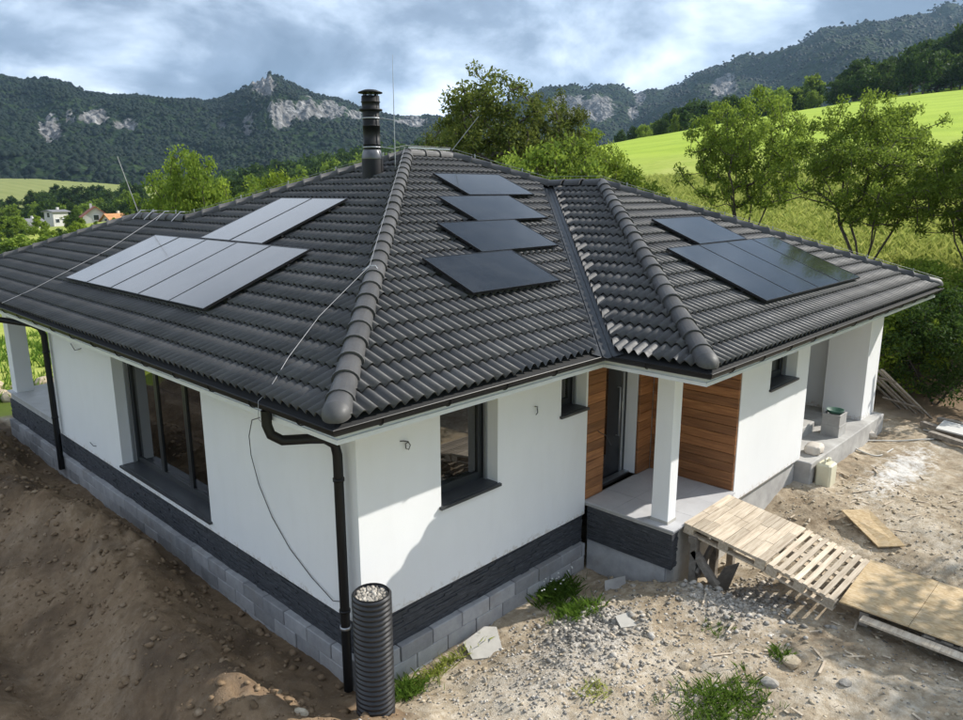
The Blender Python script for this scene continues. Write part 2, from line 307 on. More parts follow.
def npmesh(name, V, F, mat, attrs=None, smooth=False):
    V = np.asarray(V, np.float32); F = np.asarray(F, np.int32); k = F.shape[1]
    m = D.meshes.new(name); m.vertices.add(len(V)); m.vertices.foreach_set('co', V.ravel())
    m.loops.add(F.size); m.loops.foreach_set('vertex_index', F.ravel()); m.polygons.add(len(F))
    m.polygons.foreach_set('loop_start', np.arange(0, F.size, k, dtype=np.int32))
    if smooth: m.polygons.foreach_set('use_smooth', np.ones(len(F), bool))
    for an, (typ, arr) in (attrs or {}).items():
        a = m.attributes.new(an, typ, 'POINT'); a.data.foreach_set('color' if 'COLOR' in typ else 'value', np.asarray(arr, np.float32).ravel())
    m.materials.append(MAT[mat]); m.update(calc_edges=True); m.validate(); return m
def copy_tree(o, loc=None, rot=None, scale=None, parent=None):
    c = o.copy(); COL.objects.link(c)
    if parent is not None: c.parent = parent
    if loc is not None: c.location = loc
    if rot is not None: c.rotation_euler = rot
    if scale is not None: c.scale = scale
    for ch in list(o.children): copy_tree(ch, parent=c)
    return c

# ------------------------------------------------------------------ noise
def _h(ix, iy, s):
    n = (ix.astype(np.int64)*374761393+iy.astype(np.int64)*668265263+s*1274126177) & 0xffffffff
    n = ((n ^ (n >> 13))*1274126177) & 0xffffffff; return ((n ^ (n >> 16)) & 0xffffff)/float(0xffffff)
def vn(x, y, s=0):
    xi = np.floor(x); yi = np.floor(y); fx = x-xi; fy = y-yi; fx = fx*fx*fx*(fx*(fx*6-15)+10); fy = fy*fy*fy*(fy*(fy*6-15)+10)
    a = _h(xi, yi, s); b = _h(xi+1, yi, s); c = _h(xi, yi+1, s); d = _h(xi+1, yi+1, s)
    return (a+(b-a)*fx)*(1-fy)+(c+(d-c)*fx)*fy
def fbm(x, y, sc, oc=4, s=0, g=.5):
    t = 0; a = 1; n = 0
    for i in range(oc): t = t+a*(vn(x*sc, y*sc, s+i*17)-.5); n += a; a *= g; sc *= 2.03
    return t/n*2
def cellb(x, y, sc, s=0):      # rounded bumps, 1 at each cell's centre
    x = x*sc; y = y*sc; xi = np.floor(x); yi = np.floor(y); best = np.full(x.shape, 9.)
    for i in (-1, 0, 1):
        for j in (-1, 0, 1):
            cx = xi+i; cy = yi+j; best = np.minimum(best, (x-cx-_h(cx, cy, s))**2+(y-cy-_h(cx, cy, s+9))**2)
    return np.sqrt(np.clip(1-best, 0, 1))
def ss(a, b, x): t = np.clip((x-a)/(b-a), 0, 1); return t*t*(3-2*t)

# ------------------------------------------------------------------ house dimensions (metres, eave rim at z 3.5)
L, W, w, c_, w2, c2, S = 13.14, 14.343, 10.25, 1.415, 6.84, 2.428, 0.4047
b_ = W-w; EZ = 3.5; OV = .83; TH = math.atan(S); CT, ST = math.cos(TH), math.sin(TH)
EAVE = [(0, 0), (b_, 0), (b_, -c_), (W, -c_), (W, L), (w2, L), (w2, L+c2), (0, L+c2)]

# ------------------------------------------------------------------ terrain
def hgt(x, y, fine=True):
    x = np.asarray(x, float); y = np.asarray(y, float)
    # yard level with a hollow along the front of the house
    yard = .44+0*x
    fr = np.where(x < b_+OV, np.maximum(.83-y, 0), np.where(x < 6.8, np.maximum(-.58-y, 0), np.hypot(np.maximum(x-6.8, 0)*.8, np.minimum(0, y+.6)*.25)))
    fr = np.where(x < .83, np.hypot(.83-x, np.maximum(.83-y, 0)), fr)
    yard = -.02+(yard+.02)*ss(.1, 2.0, fr)
    yard = yard+.10*ss(-1.3, -2.3, y)*ss(5.2, 4.0, x)*ss(.5, 2, x)
    # trench, spoil berm and wheel tracks along the left wall
    lf = ss(.9, .2, x)*ss(-.6, 1.2, y); berm = .58*np.exp(-((x+.25+.25*np.sin(y*.8))/.55)**2)*(.75+.5*vn(y*.6, y*0+3., 5))
    left = .02+berm+.12*ss(-1.2, -3.5, x)-.20*np.exp(-((x+1.55+.1*np.sin(y*.5))/.28)**2)-.18*np.exp(-((x+2.9+.1*np.sin(y*.5))/.3)**2)+.1*np.exp(-((x+2.2)/.3)**2)
    z = yard*(1-lf)+left*lf
    z = z+.24*np.exp(-(((x-.35)/.65)**2+((y-.05)/.55)**2))*ss(1.15, .75, y)
    # slope behind to the right, valley towards the far left
    t = x-16.6
    z = z+2.7*ss(0, 7.5, t)*ss(-22, -6, y)+.145*np.clip(x-24, 0, 230)*ss(-60, 0, y+20)*ss(240, 50, y)
    z = z-.045*np.clip(y-15, 0, 170)
    dd = np.hypot(x, y)
    z = z+.055*np.clip(y-300, 0, 500)*ss(500, 150, x)
    far = ss(18, 60, dd); z = z+far*(1.6*fbm(x, y, .012, 3, 3)+.35*fbm(x, y, .08, 3, 8))
    if fine:
        inyard = ss(22, 15, dd)
        z = z+inyard*(.10*fbm(x, y, .55, 4, 21)+.055*fbm(x, y, 2.6, 5, 31, .6)+.018*fbm(x, y, 7.5, 2, 91))
        z = z+inyard*lf*(.06*fbm(x, y, 4.5, 4, 141, .6)+.05*np.sin(x*5+2*fbm(x, y, .5, 2, 151))*vn(x*.5, y*.5, 161))
        rough = lf*np.exp(-((x+.1)/.9)**2); z = z+inyard*rough*(.17*fbm(x, y, 2.6, 5, 41, .6)+.10*(cellb(x, y, 4.2, 3)-.4)*ss(.3, .6, vn(x*1.1, y*1.1, 77)))
        z = z+inyard*(1-lf)*.02*(cellb(x, y, 7, 5)-.5)*ss(.35, .7, vn(x*.9, y*.9, 57))
    return z
def hz(x, y): return float(hgt(np.array([x]), np.array([y]))[0])

def build_ground():
    def axis(a, b, st, lo, hi, g=1.085):
        core = list(np.arange(a, b, st)); q = st; x = b; up = []
        while x < hi: up.append(x); q *= g; x += q
        up.append(hi); q = st; x = a; dn = []
        while x > lo: q *= g; x -= q; dn.append(x)
        return np.array(dn[::-1]+core+up)
    xs = axis(-3.6, 12.5, .055, -4200, 4200); ys = axis(-5., 12.5, .06, -4200, 4200)
    X, Y = np.meshgrid(xs, ys); Z = hgt(X, Y); nx, ny = len(xs), len(ys)
    V = np.stack([X, Y, Z], -1).reshape(-1, 3); I = np.arange(nx*ny).reshape(ny, nx)
    F = np.stack([I[:-1, :-1], I[:-1, 1:], I[1:, 1:], I[1:, :-1]], -1).reshape(-1, 4)
    x, y = V[:, 0], V[:, 1]; nz = fbm(x, y, .35, 4, 61)
    grass = np.maximum.reduce([ss(16.8, 18.8, x+nz*1.2), ss(15.5, 18, y+nz*1.5), ss(-7, -12, y+nz*2), ss(-7, -11, x+nz*2)])
    bankdirt = ss(16, 17.5, x)*ss(21.5, 19, x)*ss(2.5, -.5, y)*.9; grass = grass*(1-bankdirt)
    wet = np.maximum(ss(1.2, .75, x)*ss(-.9, .5, y+.5*nz)*np.where((x > .83), ss(.5, .9, y), 1.), bankdirt*.9); wet = np.maximum(wet, .62*ss(13, 15.5, x+nz)*ss(17.6, 16.8, x))
    gv = np.clip(.52*np.exp(-(((x-2.3)/1.6)**2+((y+.6)/1.3)**2))+.65*np.exp(-(((x-5.2)/.9)**2+((y+1.3)/.8)**2))+.55*np.exp(-(((x-3.4)/.5)**2+((y+.4)/.5)**2))+.35*np.exp(-(((x-4.)/1.6)**2+((y+2.4)/1.2)**2)), 0, 1)
    pw = np.exp(-(((x-11.3)/2.2)**2+((y+1.75)/.55)**2))*.72+.5*np.exp(-(((x-6.3)/.5)**2+((y-.0)/.6)**2))
    dry = ss(75, 45, x)*ss(-30, 5, y+20)*.95+.35*ss(0, .3, nz)*ss(75, 45, x); dry = np.clip(np.maximum(dry, .8*ss(60, 200, y)*ss(150, 60, x-.25*y)), 0, 1)
    m = npmesh('ground', V, F, 'ground', {'mask': ('FLOAT_COLOR', np.stack([grass, wet, gv, np.ones_like(x)], -1)), 'powder': ('FLOAT', pw), 'dry': ('FLOAT', dry), 'hay_shade': ('FLOAT', ss(80, 220, y)*ss(150, 60, x-.25*y))}, True)
    link('ground', m, None, (0, 0, 0), kind='structure')
build_ground()

# ------------------------------------------------------------------ mountains
ROCKS1 = [(51, 134, 13, 15), (70, 121, 5, 7), (96, 120, 14, 10), (126, 126, 14, 7), (264, 88, 13, 12), (282, 117, 15, 16), (306, 112, 11, 12), (330, 114, 16, 10), (248, 126, 7, 11), (412, 124, 16, 6), (222, 128, 5, 5), (355, 118, 8, 7)]
ROCKS2 = [(562, 112, 17, 16), (598, 110, 17, 14), (580, 107, 10, 10), (724, 88, 14, 9), (633, 115, 6, 8), (640, 99, 6, 8)]
def mountain(name, sky, dfoot, dridge, zfoot, rocks, seed, label, na, nt, ntree, th):
    px = np.array([p[0] for p in sky], float); py = np.array([p[1] for p in sky], float)
    u = np.linspace(px[0], px[-1], na); v = np.interp(u, px, py)
    d = np.array([ray(a, b) for a, b in zip(u, v)]); hd = np.hypot(d[:, 0], d[:, 1]); dirx, diry, el = d[:, 0]/hd, d[:, 1]/hd, d[:, 2]/hd
    t = np.concatenate([np.linspace(0, 1, nt), np.linspace(1, 1.5, 14)[1:]])
    T, A = np.meshgrid(t, np.arange(na), indexing='ij')
    dist = dfoot+(dridge-dfoot)*T; zr = CAM[2]+el*dridge
    X = CAM[0]+dirx[A]*dist; Y = CAM[1]+diry[A]*dist
    spur = fbm(X, Y, .0042, 4, seed)*1.0+.5*fbm(X, Y, .013, 3, seed+5)
    sh = np.where(T <= 1, T**1.15*(1.6-.6*T), 1-(T-1)*1.5)
    Z = zfoot+(zr[A]-zfoot)*sh+spur*np.clip(np.minimum(T, 1)*(1-np.minimum(T, 1)), 0, 1)*(zr[A]-zfoot)*.55
    can = cellb(X, Y, .13, seed+3)*4.5+cellb(X, Y, .27, seed+4)*2.0+fbm(X, Y, .03, 3, seed+8)*6*np.clip((1-T)*4, 0, 1)
    Z0 = Z.copy(); P = np.stack([X, Y, Z0], -1).reshape(-1, 3); qx, qy = proj(P); rock = np.zeros(len(P))
    front = (T.reshape(-1) <= 1.02)
    for (rx, ry, sx, sy) in rocks: rock = np.maximum(rock, .95*np.exp(-(((qx-rx)/sx)**2+((qy-ry)/sy)**2)**1.6))
    rock = rock*front; rk = rock.reshape(Z.shape)
    Z = Z+can*(1-.85*np.clip(rk*1.3, 0, 1))*np.where(T > .97, .55, 1)+rk*(fbm(X, Y, .05, 3, seed+12)*12+fbm(X, Y, .12, 3, seed+13)*9)*(T < .985)
    V = np.stack([X, Y, Z], -1).reshape(-1, 3); nT = len(t); I = np.arange(nT*na).reshape(nT, na)
    F = np.stack([I[:-1, :-1], I[:-1, 1:], I[1:, 1:], I[1:, :-1]], -1).reshape(-1, 4)
    # the wood on it: many small crowns standing on the slope
    r = np.random.default_rng(seed); vis = np.where((T.reshape(-1) > .03) & (T.reshape(-1) <= 1.0) & (rock < .22))[0]; pr = dist.reshape(-1)[vis]; pick = r.choice(vis, ntree, p=pr/pr.sum()); sp = (dridge-dfoot)/nt
    cx = V[pick]+np.stack([r.normal(size=ntree)*sp*.6, r.normal(size=ntree)*sp*.6, np.zeros(ntree)-1.5], 1)
    edge = T.reshape(-1)[pick] > .94; hh = th*(.6+.6*r.random(ntree)**2)*np.where(edge, .4, 1); rd = hh*(.50+.35*r.random(ntree)); ang = np.arange(4)*2*np.pi/4; Q = [cx+np.stack([rd*.1, rd*0, hh], 1)]
    for zr_, rr_ in ((.62, .85), (.12, 1.0)):
        for a in ang: j = .75+.5*r.random(ntree); Q.append(cx+np.stack([rd*rr_*j*np.cos(a+zr_), rd*rr_*j*np.sin(a+zr_), hh*zr_], 1))
    Q = np.stack(Q, 1).reshape(-1, 3); f0 = [(0, 1+k, 1+(k+1) % 4) for k in range(4)]+[x for k in range(4) for x in ((1+k, 5+k, 5+(k+1) % 4), (1+k, 5+(k+1) % 4, 1+(k+1) % 4))]
    FF = (np.array(f0)[None]+np.arange(ntree)[:, None, None]*9).reshape(-1, 3); tn = np.repeat(np.clip(.5+.3*fbm(cx[:, 0], cx[:, 1], .008, 3, seed+2)+.11*r.normal(size=ntree), 0, 1), 9)
    link(name+'_forest', npmesh(name+'_forest', Q, FF, 'mountain_leaf', {'tone': ('FLOAT', tn)}, True), None, (0, 0, 0), kind='stuff')
    o = link(name, npmesh(name, V, F, 'mountain', {'rock': ('FLOAT', rock)}, True), None, (0, 0, 0), kind='structure'); o['label'] = label
SKY1 = [(-420, 60), (-250, 66), (-120, 78), (0, 79), (27, 86), (50, 84), (67, 88), (83, 97), (110, 100), (140, 100), (167, 104), (207, 107), (240, 98), (250, 90), (253, 86.5), (256, 88), (258, 83), (260, 85), (263, 80.5), (265, 83), (267, 79.5), (268.5, 76), (271, 75.5), (272.5, 80), (275, 78.5), (277, 80), (279, 79), (281, 83), (288, 86), (300, 92), (320, 100), (339, 102.5), (357, 110), (378, 117), (403, 119.5), (431, 118), (470, 124), (560, 140), (700, 160)]
SKY2 = [(330, 150), (420, 128), (500, 112), (544, 97.5), (556, 95), (569, 95.4), (582, 98), (594, 92.6), (606, 94), (619, 97), (634, 100), (673, 89), (702, 75), (737, 64), (777, 57), (805, 44.5), (823, 34), (851, 30), (901, 21), (933, 21), (963, 13.5), (1060, -8), (1250, -20), (1500, -10)]
mountain('mountain_ridge', SKY2, 700, 2300, -30, ROCKS2, 71, 'far blue-green wooded mountain ridge with pale rock faces', 620, 130, 40000, 4.8)
mountain('mountain', SKY1, 560, 1450, -25, ROCKS1, 31, 'dark wooded mountain with limestone cliffs and a rocky peak', 760, 150, 46000, 4.6)

# ------------------------------------------------------------------ the house
HOUSE = empty('house', (OV, OV, 0), 'new single-storey white bungalow with anthracite tiled hip roof and solar panels', 'house')
def offs(d):                     # eave outline moved inwards by d
    n = len(EAVE); out = []
    for i in range(n):
        p0, p1, p2 = (np.array(EAVE[j % n]) for j in (i-1, i, i+1)); e0 = (p1-p0)/np.linalg.norm(p1-p0); e1 = (p2-p1)/np.linalg.norm(p2-p1)
        out.append(p1+d*(np.array([-e0[1], e0[0]])+np.array([-e1[1], e1[0]])))
    return out
def wallseg(ax, a0, a1, p0, p1, z0, z1, holes=()):   # wall along x or y with rectangular openings (a0,a1,z0,z1)
    m = MB()
    def bx(a, b, za, zb):
        if b-a < 1e-4 or zb-za < 1e-4: return
        m.box(a, p0, za, b, p1, zb) if ax == 'x' else m.box(p0, a, za, p1, b, zb)
    cur = a0
    for (h0, h1, k0, k1) in sorted(holes):
        bx(cur, h0, z0, z1); bx(h0, h1, z0, k0); bx(h0, h1, k1, z1); cur = h1
    bx(cur, a1, z0, z1); return m.build('wall', 'render_white', HOUSE)
WB, WT = .85, 3.318
wallseg('x', OV, 4.90, OV, 1.21, WB, WT, [(2.02, 3.00, 1.90, 3.27), (4.28, 4.86, 2.50, 3.27)])
wallseg('y', 1.21, 10.55, OV, 1.21, WB, WT, [(4.28, 7.42, 1.00, 3.27)])
wallseg('x', 6.785, 9.42, -.58, -.20, WB, WT, [(7.82, 8.88, 2.44, 3.27)])
wallseg('x', 4.90, 5.40, .905, 1.21, 1.05, WT); wallseg('x', 6.34, 6.785, .905, 1.21, 1.05, WT); wallseg('x', 5.40, 6.34, .905, 1.21, 3.22, WT)
wallseg('y', -.20, .905, 6.785, 7.10, WB, WT); wallseg('y', -.20, 2.6, 9.04, 9.42, WB, WT); wallseg('x', 9.42, 13.51, 2.6, 2.98, .8, WT)
wallseg('y', .22, 2.6, 13.13, 13.505, .8, WT); wallseg('y', 2.98, 12.31, 13.13, 13.51, .8, WT); wallseg('x', 6.0, 13.13, 11.93, 12.31, .8, WT); wallseg('x', 1.21, 6.0, 10.17, 10.55, WB, WT); wallseg('y', 10.55, 12.0, 5.62, 6.0, .8, WT)
MB().bbox(12.72, -.58, .80, 13.51, .22, WT, .006).build('pillar', 'render_white', HOUSE)
MB().bbox(.93, 13.72, 1.05, 1.28, 14.07, WT, .006).build('pillar', 'render_white', HOUSE)
col = MB().bbox(5.03, -.46, 1.05, 5.24, -.20, WT, .006).build('porch_column', 'render_white', HOUSE)
MB().box(5.022, -.468, 1.05, 5.248, -.192, 1.09).build('column_base', 'pale_slab', col)
# rooms behind the glass
m = MB(); m.box(1.25, 1.25, .82, 13.1, 10.1, .92); m.build('interior_floor', 'interior_floor', HOUSE)
m = MB(); m.box(1.25, 4.0, .92, 8.6, 4.1, 3.28); m.box(5.0, 1.22, .92, 5.1, 4.0, 3.28); m.box(1.25, 8.2, .92, 8.6, 8.3, 3.28); m.box(6.6, 4.1, .92, 6.7, 8.2, 3.28); m.box(7.12, 1.4, .92, 9.0, 1.5, 3.28); m.build('partition', 'interior', HOUSE)

# plinth: stone strip cladding, ledge, concrete blocks with open joints
PL = MB().box(.90, .90, -.4, 4.86, 1.15, .39).box(.90, 1.15, -.4, 1.15, 14.1, .39).build('plinth', 'mortar', HOUSE)
random.seed(3)
def strips(face, a0, a1, p, z0, z1, sgn=1):
    m = MB(); z = z0
    while z < z1-.008:
        h = min(random.choice((.024, .03, .036)), z1-z); a = a0
        while a < a1-.005:
            l = min(random.uniform(.12, .42), a1-a); dd = random.uniform(.004, .024)
            if face == 'y': m.box(a, p-dd, z, a+l-.003, p+.05, z+h-.0025)
            else: m.box(p-dd, a, z, p+.05, a+l-.003, z+h-.0025)
            a += l
        z += h
    return m
strips('y', .86, 4.90, .885, .40, .85).build('stone_cladding', 'stone_strip', HOUSE, kind='stuff')
strips('x', .86, 14.14, .885, .40, .85).build('stone_cladding', 'stone_strip', HOUSE, kind='stuff')
MB().box(.93, .93, .39, 4.9, 1.19, .852).box(.93, 1.19, .39, 1.19, 14.1, .852).build('cladding_bed', 'mortar', HOUSE)
bm_ = MB().bbox(-.243, -.06, -.096, .243, .05, .096, .008).mesh('concrete_block'); bm_.materials.append(MAT['concrete_block'])
def block(x, y, z, rz, sx=1.):
    o = link('concrete_block', bm_, PL, (x, y, z)); o.rotation_euler.z = rz; o.scale.x = sx
for r_ in range(3):
    z = .30-.2*r_; off = .25*(r_ % 2)
    n0 = -1 if off else 0
    for i in range(n0, 9):
        a = .82+.5*i+off; lo, hi = max(a, .82), min(a+.5, 4.88)
        if hi-lo > .05: block((lo+hi)/2, .85+random.uniform(-.006, .006), z, 0, (hi-lo)/.5)
    for i in range(n0, 27):
        a = .92+.5*i+off; lo, hi = max(a, .92), min(a+.5, 14.1)
        if hi-lo > .05: block(.85+random.uniform(-.006, .006), (lo+hi)/2, z, -math.pi/2, (hi-lo)/.5)

# entrance porch
DK = MB().box(4.92, -.60, .98, 6.73, .90, 1.03).build('porch_slab', 'concrete', HOUSE)
for i in range(3):
    for j in range(3):
        x0, x1 = 4.90+.612*i, 4.90+.612*(i+1)-.004; y0, y1 = -.63+.495*j, -.63+.495*(j+1)-.004
        MB().box(x0, y0, 1.03, min(x1, 6.73), min(y1, .85), 1.05+.0005*((i+j) % 2)).build('floor_tile', 'deck_tile', DK)
MB().box(4.99, -.52, -.3, 6.70, .82, .979).build('porch_base', 'concrete', HOUSE)
MB().box(4.955, -.50, -.3, 4.99, .80, .45).build('formwork_block', 'concrete_block', HOUSE)
strips('x', -.60, .80, 4.945, .45, .975).build('stone_cladding', 'stone_strip', HOUSE, kind='stuff')
strips('y', 4.95, 5.12, -.57, .45, .975).build('stone_cladding', 'stone_strip', HOUSE, kind='stuff')
MB().box(5.10, -.56, .0, 6.70, -.52, .95).build('foam_board', 'pale_slab', HOUSE)
# foundation under the right wing, terrace slab and steps
MB().box(6.80, -.50, -.2, 9.40, -.1, .79).build('foundation', 'concrete', HOUSE)
MB().box(6.80, -.55, .79, 9.40, -.1, .848).build('base_rail', 'rail_alu', HOUSE)
MB().bbox(9.44, -.78, .1, 13.6, 2.6, .80, .015).build('terrace_slab', 'concrete', HOUSE)
MB().bbox(9.44, -.12, .80, 11.35, 2.6, 1.0, .012).build('terrace_step', 'concrete', HOUSE)
LT = MB().box(.90, 10.56, .852, 5.6, 14.12, 1.03).build('terrace_slab', 'concrete', HOUSE)
for i in range(3):
    for j in range(6): MB().box(.84+.8*i, 10.56+.6*j, 1.03, .84+.8*i+.796, 10.56+.6*j+.596, 1.05).build('floor_tile', 'deck_tile', LT)

# timber boards of the entrance recess
def boards(face, a0, a1, p0, p1, z0, z1, name='wood_cladding'):
    root = MB()
    if face == 'y': root.box(a0+.002, p1-.004, z0+.002, a1-.002, p1, z1-.01)
    else: root.box(p1-.004, a0+.002, z0+.002, p1, a1-.002, z1-.01)
    root = root.build(name, 'mortar', HOUSE); z = z0; 
    while z < z1-.02:
        h = min(.145, z1-z); j = random.uniform(0, .004); m = MB()
        if face == 'y': m.bbox(a0, p0+j, z, a1, p1-.005, z+h-.006, .004)
        else: m.bbox(p0+j, a0, z, p1-.005, a1, z+h-.006, .004)
        m.build('board', 'wood_board', root); z += h
boards('y', 4.905, 5.39, .855, .903, 1.052, 3.29); boards('y', 6.35, 6.73, .855, .903, 1.052, 3.29)
boards('x', -.572, .853, 6.735, 6.783, 1.052, 3.29); boards('x', .908, 1.20, 6.345, 6.385, 1.052, 3.2)
# front door
DR = MB().box(5.40, 1.10, 1.05, 5.47, 1.19, 3.22).box(6.27, 1.10, 1.05, 6.335, 1.19, 3.22).box(5.47, 1.10, 3.14, 6.27, 1.19, 3.22).build('door', 'anthracite', HOUSE)
MB().box(5.475, 1.13, 1.06, 6.265, 1.18, 3.13).build('leaf', 'door_dark', DR)
MB().box(5.62, 1.122, 1.25, 5.84, 1.129, 2.95).build('pane', 'window_glass', DR)
MB().box(6.215, 1.095, 1.07, 6.268, 1.128, 3.12).build('lit_edge_strip', 'rail_alu', DR)  # pale strip standing in for the lit inner edge of the frame
for z in (1.35, 2.15, 2.85): MB().tube([(6.205, 1.09, z), (6.205, 1.09, z+.11)], .014).build('hinge', 'galv', DR)
MB().tube([(6.12, 1.13, 1.7), (6.12, 1.08, 1.7), (6.12, 1.08, 2.5), (6.12, 1.13, 2.5)], .014).build('handle', 'galv', DR)
MB().box(5.40, 1.0, 1.05, 6.34, 1.095, 1.075).build('threshold', 'rail_alu', DR)

# windows
def window(ax, a0, a1, z0, z1, p, rev, cols, sillout=.045):
    """opening a0..a1 along axis ax, outer wall face at p, frame set back by rev"""
    q = p+rev; X = lambda m, a, b, c, d, e, f: (m.box(a, c, e, b, d, f) if ax == 'x' else m.box(c, a, e, d, b, f))
    fr = MB(); t = .065
    X(fr, a0, a0+t, q, q+.07, z0, z1); X(fr, a1-t, a1, q, q+.07, z0, z1); X(fr, a0+t, a1-t, q, q+.07, z0, z0+t); X(fr, a0+t, a1-t, q, q+.07, z1-t, z1)
    wdw = fr.build('window', 'anthracite', HOUSE); n = cols; wd_ = (a1-a0-2*t)/n
    for i in range(n):
        b0 = a0+t+i*wd_; b1 = b0+wd_; s = .05; sa = MB()
        b0 += .003; b1 -= .003; zz0, zz1 = z0+t+.003, z1-t-.003
        X(sa, b0, b0+s, q-.012, q+.05, zz0, zz1); X(sa, b1-s, b1, q-.012, q+.05, zz0, zz1); X(sa, b0+s, b1-s, q-.012, q+.05, zz0, zz0+s); X(sa, b0+s, b1-s, q-.012, q+.05, zz1-s, zz1)
        sa.build('sash', 'anthracite', wdw); pn = MB(); X(pn, b0+s, b1-s, q+.012, q+.024, zz0+s, zz1-s); pn.build('pane', 'window_glass', wdw)
    si = MB(); X(si, a0-.03, a1+.03, p-sillout, p+.002 if False else p-.002, z0-.035, z0); si.build('sill', 'sill_metal', wdw)
    s2 = MB(); X(s2, a0+.002, a1-.002, p-.002, q-.002, z0-.001, z0+.012); s2.build('sill_board', 'sill_metal', wdw)
    for a in (a0+.002, a1-.034): g = MB(); X(g, a, a+.032, q-.075, q-.03, z0+.013, z1); g.build('blind_guide', 'blind_guide', wdw)
    bx = MB(); X(bx, a0+.03, a1-.03, q-.12, q-.02, z1-.10, z1-.002); bx.build('blind_box', 'anthracite', wdw)
window('x', 2.02, 3.00, 1.90, 3.27, OV, .25, 1); window('x', 4.28, 4.86, 2.50, 3.27, OV, .25, 1)
window('y', 4.28, 7.42, 1.00, 3.27, OV, .25, 3); window('x', 7.82, 8.88, 2.44, 3.27, -.58, .25, 1)

# soffit, fascia, gutters
MB().prism([tuple(p) for p in offs(.146)], 3.318, 3.345).build('soffit', 'fascia_white', HOUSE)
def sweep(prof, i, name, mat, parent, closed=True, smooth=False):   # profile (inward offset, z) along eave edge i
    m = MB(); n = len(prof); P = []
    for e in (i, (i+1) % len(EAVE)):
        for d, z in prof: q = offs(d)[e]; P.append((q[0], q[1], z))
    F = [(k, n+k, n+(k+1) % n, (k+1) % n) for k in range(n if closed else n-1)]
    if closed: F += [tuple(range(n)), tuple(range(2*n-1, n-1, -1))]
    return m.add(P, F, smooth).build(name, mat, parent)
GUT = []
arc = [(.065+.065*math.cos(a), 3.487+.066*math.sin(a)) for a in np.linspace(math.pi, 2*math.pi, 9)]
prof = [(-.003, 3.494), (-.009, 3.497), (-.010, 3.503), (-.006, 3.508), (0, 3.508), (.004, 3.504)]+[(.004+d*.96, z+.012) for d, z in arc[1:-1]]+[(.128, 3.50), (.132, 3.50)]+[(d, z) for d, z in arc[::-1]][1:-1]
for i in range(8):
    sweep([(.115, 3.315), (.145, 3.315), (.145, 3.53), (.133, 3.53), (.133, 3.36), (.115, 3.36)], i, 'fascia', 'fascia_white', HOUSE)
    g = sweep(prof, i, 'gutter', 'gutter_black', HOUSE); GUT.append(g)
    p, q = np.array(EAVE[i]), np.array(EAVE[(i+1) % 8]); ln = np.linalg.norm(q-p); d = (q-p)/ln; nn = np.array([-d[1], d[0]])
    if i in (0, 1, 2, 7):
        for k in range(1, int(ln/.85)+1):
            c = p+d*(k*.85-.3 if k*.85-.3 < ln-.1 else ln-.12); m = MB()
            m.tube([(*(c+nn*(.065+.073*math.cos(a))), 3.487+.073*math.sin(a)) for a in np.linspace(math.pi*.98, 2*math.pi, 9)], .006, 5); m.build('bracket', 'gutter_black', g)

# roof planes: eave origin, eave direction, convex outline pieces
A1, A2 = (L/2, L/2), (W-L/2, L/2); R1, R2 = (b_+w/2, w/2), (b_+w/2, -c_+w/2); S1, S2 = (w2/2, L-w2/2), (w2/2, L+c2-w2/2)
PLANES = {
 'A': ((0, L+c2), (0, -1), [[(0, 0), A1, (0, L)], [(0, L), S1, S2, (0, L+c2)]]),
 'B': ((0, 0), (1, 0), [[(0, 0), (b_, 0), R1, A2, A1]]),
 'C': ((b_, 0), (0, -1), [[(b_, 0), (b_, -c_), R2, R1]]),
 'D': ((b_, -c_), (1, 0), [[(b_, -c_), (W, -c_), R2]]),
 'E': ((W, -c_), (0, 1), [[(W, 0), (W, L), A2], [(W, -c_), (W, 0), R1, R2]]),
 'N': ((W, L), (-1, 0), [[(W, L), (w2, L), S1, A1, A2]]),
 'F': ((w2, L), (0, 1), [[(w2, L), (w2, L+c2), S2, S1]]),
 'G': ((w2, L+c2), (-1, 0), [[(w2, L+c2), (0, L+c2), S2]])}
def zpl(k, x, y):
    o, e, _ = PLANES[k]; n = (-e[1], e[0]); return EZ+S*((x-o[0])*n[0]+(y-o[1])*n[1])
m = MB()
for k, (o, e, polys) in PLANES.items():
    for pl in polys: m.add([(x, y, zpl(k, x, y)-.012) for x, y in pl], [tuple(range(len(pl)))])
ROOF = m.build('roof', 'roof_deck', HOUSE)
ROOF['label'] = 'anthracite double-roll tiled hip roof'
TW, TE, TL = .282, .322, .355            # tile cover width, exposure, length
def tile_verts():
    us = np.linspace(0, 1, 17); pz = .058*(.5-.5*np.cos(4*np.pi*us))**.72; V = []; F = []
    for (v, lift) in ((0., .036), (TL, .002)):
        V += [(u*TW, v, z+lift) for u, z in zip(us, pz)]
    V += [(u*TW, .004, z+.021) for u, z in zip(us, pz)]
    for i in range(16): F.append((i, i+1, 18+i, 17+i)); F.append((34+i, 35+i, i+1, i))
    return np.array(V), F
TV, TF = tile_verts()
tmesh = D.meshes.new('roof_tile'); tmesh.from_pydata([tuple(p) for p in TV], [], TF); tmesh.materials.append(MAT['roof_tile'])
tmesh.polygons.foreach_set('use_smooth', [i % 2 == 0 for i in range(len(TF))]); tmesh.update()
def clip(poly, pl):
    n = len(pl)
    for i in range(n):
        a, b = pl[i], pl[(i+1) % n]; out = []
        if not poly: return poly
        dx, dy = b[0]-a[0], b[1]-a[1]; sd = [dx*(p[1]-a[1])-dy*(p[0]-a[0]) for p in poly]
        for j in range(len(poly)):
            p, q, s, t = poly[j-1], poly[j], sd[j-1], sd[j]
            if (s >= 0) != (t >= 0): f = s/(s-t); out.append(tuple(p[k]+f*(q[k]-p[k]) for k in range(3)))
            if t >= 0: out.append(q)
        poly = out
    return poly
